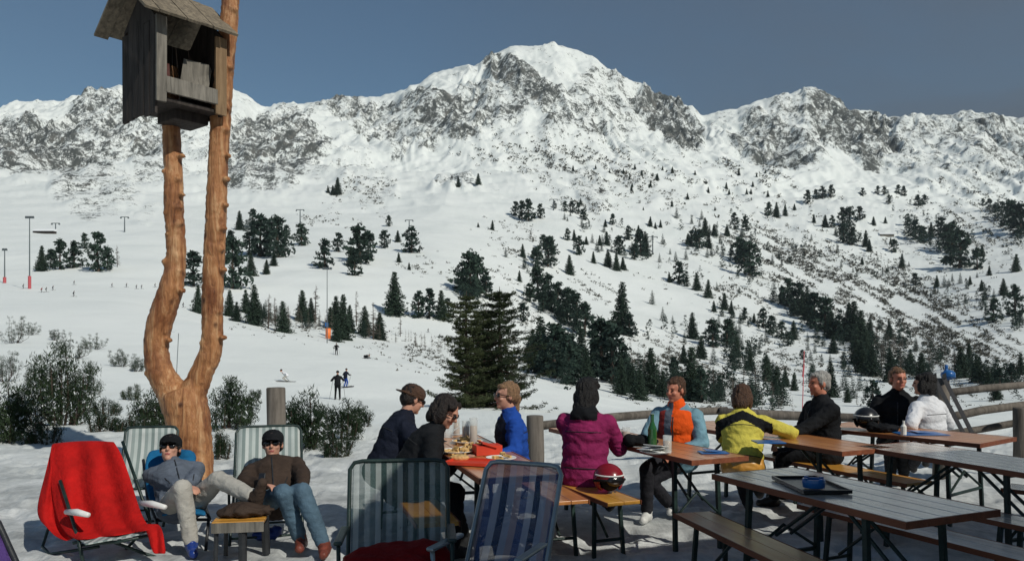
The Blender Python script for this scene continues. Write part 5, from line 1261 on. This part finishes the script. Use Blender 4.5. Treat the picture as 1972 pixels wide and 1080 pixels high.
# brushy low growth behind the piste crest
random.seed(9)
def mast(px, base_y, top_y, name, label, D=None, heads=2, red=True, w_=.16):
    p, D = hit(px, base_y, 60) if D is None else (Vector(((px-HX)/F*D, D, ground_z((px-HX)/F*D, D))), D)
    h = (base_y-top_y)*D/F
    t = empty(name, tuple(p), 0, label, 'mast')
    MB().tube([(0,0,-.5),(0,0,h)], [w_*D/180, w_*.6*D/180], 8).build('pole', M['pole_grey'], t)
    if red: MB().tube([(0,0,0),(0,0,h*.18)], w_*2.2*D/180, 8).build('padding', M['pole_red'], t)
    q = MB(); W = heads*.016*h+ .5*D/180; q.box((0,0,h),(W*2,.25*D/180,.16*D/180)); q.build('crossarm', M['pole_grey'], t)
    for k in range(heads*2):
        x = -W+2*W*(k+.5)/(heads*2); MB().box((x,0,h+.25*D/180),(.42*D/180,.3*D/180,.36*D/180),Matrix.Rotation(.4,3,'X')).build('lamp_head', M['pole_grey'], t)
    return t
mast(57, 556, 420, 'floodlight_mast', 'tall floodlight mast with red padded foot on the left piste', heads=2)
mast(9, 545, 482, 'floodlight_mast', 'short floodlight mast with red padded foot at the left edge', heads=1)
mast(630, 640, 484, 'floodlight_mast', 'floodlight mast in front of the round pines in the middle', D=175, heads=2, red=False, w_=.12)
def pylon(px, base_y, top_y, label, w_=1):
    p, D = hit(px, base_y, 60); h = (base_y-top_y)*D/F; t = empty('lift_pylon', tuple(p), 0, label, 'pylon', 'ski lift pylons')
    MB().tube([(0,0,-.5),(0,0,h)], [.35*D/400, .22*D/400], 8).build('pole', M['pole_grey'], t)
    q = MB(); q.box((0,0,h),(5.2*D/500*w_,.5,.35*D/400)); q.build('crossarm', M['pole_grey'], t)
    for s_ in (-1, 1): MB().box((s_*2.4*D/500*w_,0,h-.5*D/400),(.9,.9,.5*D/400)).build('sheave', M['pole_grey'], t)
pylon(240, 447, 418, 'lift pylon on the snow left of the forked trunk')
pylon(107, 450, 430, 'lift pylon beside the small snow covered roof')
pylon(578, 432, 404, 'lift pylon above the round tree right of the wood')
pylon(788, 452, 424, 'lift pylon behind the two pines in the middle')
pylon(1257, 490, 456, 'lift pylon right of the mixed stand', 1.2)
pylon(1066, 405, 384, 'lift pylon above the plum jacket stand')
# small snowed-in lift hut
p, D = hit(86, 450, 100); t = empty('lift_hut', tuple(p), 0, 'low dark lift hut under snow beside the left pylon', 'hut'); s = D/F
MB().box((0,0,2*s),(40*s,10*s,6*s)).build('wall', M['wood_old_dark'], t)
MB().prism([(-21*s,-7*s,4.5*s),(21*s,-7*s,4.5*s),(20*s,0,9*s),(-20*s,0,9*s)],(0,8*s,0)).build('roof', M['bough_snow'], t)
p, D = hit(1707, 455, 100); t = empty('alpine_hut', tuple(p), 0, 'small wooden hut on the open snow high at the right', 'hut'); s = D/F
MB().box((0,0,1.5*s),(26*s,8*s,5*s)).build('wall', M['wood_old'], t); MB().prism([(-15*s,-6*s,3.5*s),(15*s,-6*s,3.5*s),(14*s,0,6.5*s),(-14*s,0,6.5*s)],(0,7*s,0)).build('roof', M['bough_snow'], t)
p, D = hit(632, 652, 40); t = empty('piste_marker', tuple(p), 0, 'orange padded piste marker by the edge of the near piste', 'marker'); s = D/F
MB().tube([(0,0,0),(0,0,20*s)], [5*s,5*s], 12).build('padding', M['orange_marker'], t, True); MB().box((-3*s,0,27*s),(6*s,1*s,8*s)).build('sign_board', M['blue_plastic'], t); MB().tube([(-3*s,0,18*s),(-3*s,0,30*s)], .6*s, 6).build('pole', M['pole_grey'], t)
p = P(1545, 722, 40); t = empty('piste_pole', (p.x,p.y,p.z), 0, 'red piste pole sticking up above the grey haired man', 'pole')
MB().tube([(0,0,-2.0),(.1,0,1.25)], .022, 6).build('shaft', M['pole_red'], t); MB().tube([(.03,0,-.1),(.08,0,.5)], .045, 6).build('band', M['pole_red'], t)
p = P(340, 700, 45); q = MB(); q.tube([(0,0,-.6),(.12,0,1.75)], .02, 6); o = q.build('piste_pole', M['pole_grey']); o.location = p; tag(o, 'thin dark piste pole seen between the arms of the trunk', 'pole')
# ---------------------------------------------------------------- thin mountain air
hz = MB(); hz.box((200, 1150, 420), (5400, 3000, 1500)); hm_ = bpy.data.materials.new('mountain_air'); hm_.use_nodes = True
nt = hm_.node_tree; nt.nodes.clear(); o_ = nt.nodes.new('ShaderNodeOutputMaterial'); v_ = nt.nodes.new('ShaderNodeVolumePrincipled')
v_.inputs['Color'].default_value = (.80,.90,1.0,1); v_.inputs['Density'].default_value = .00005; v_.inputs['Anisotropy'].default_value = 0.1
nt.links.new(v_.outputs[0], o_.inputs['Volume'])
tag(hz.build('haze', hm_), kind='stuff')
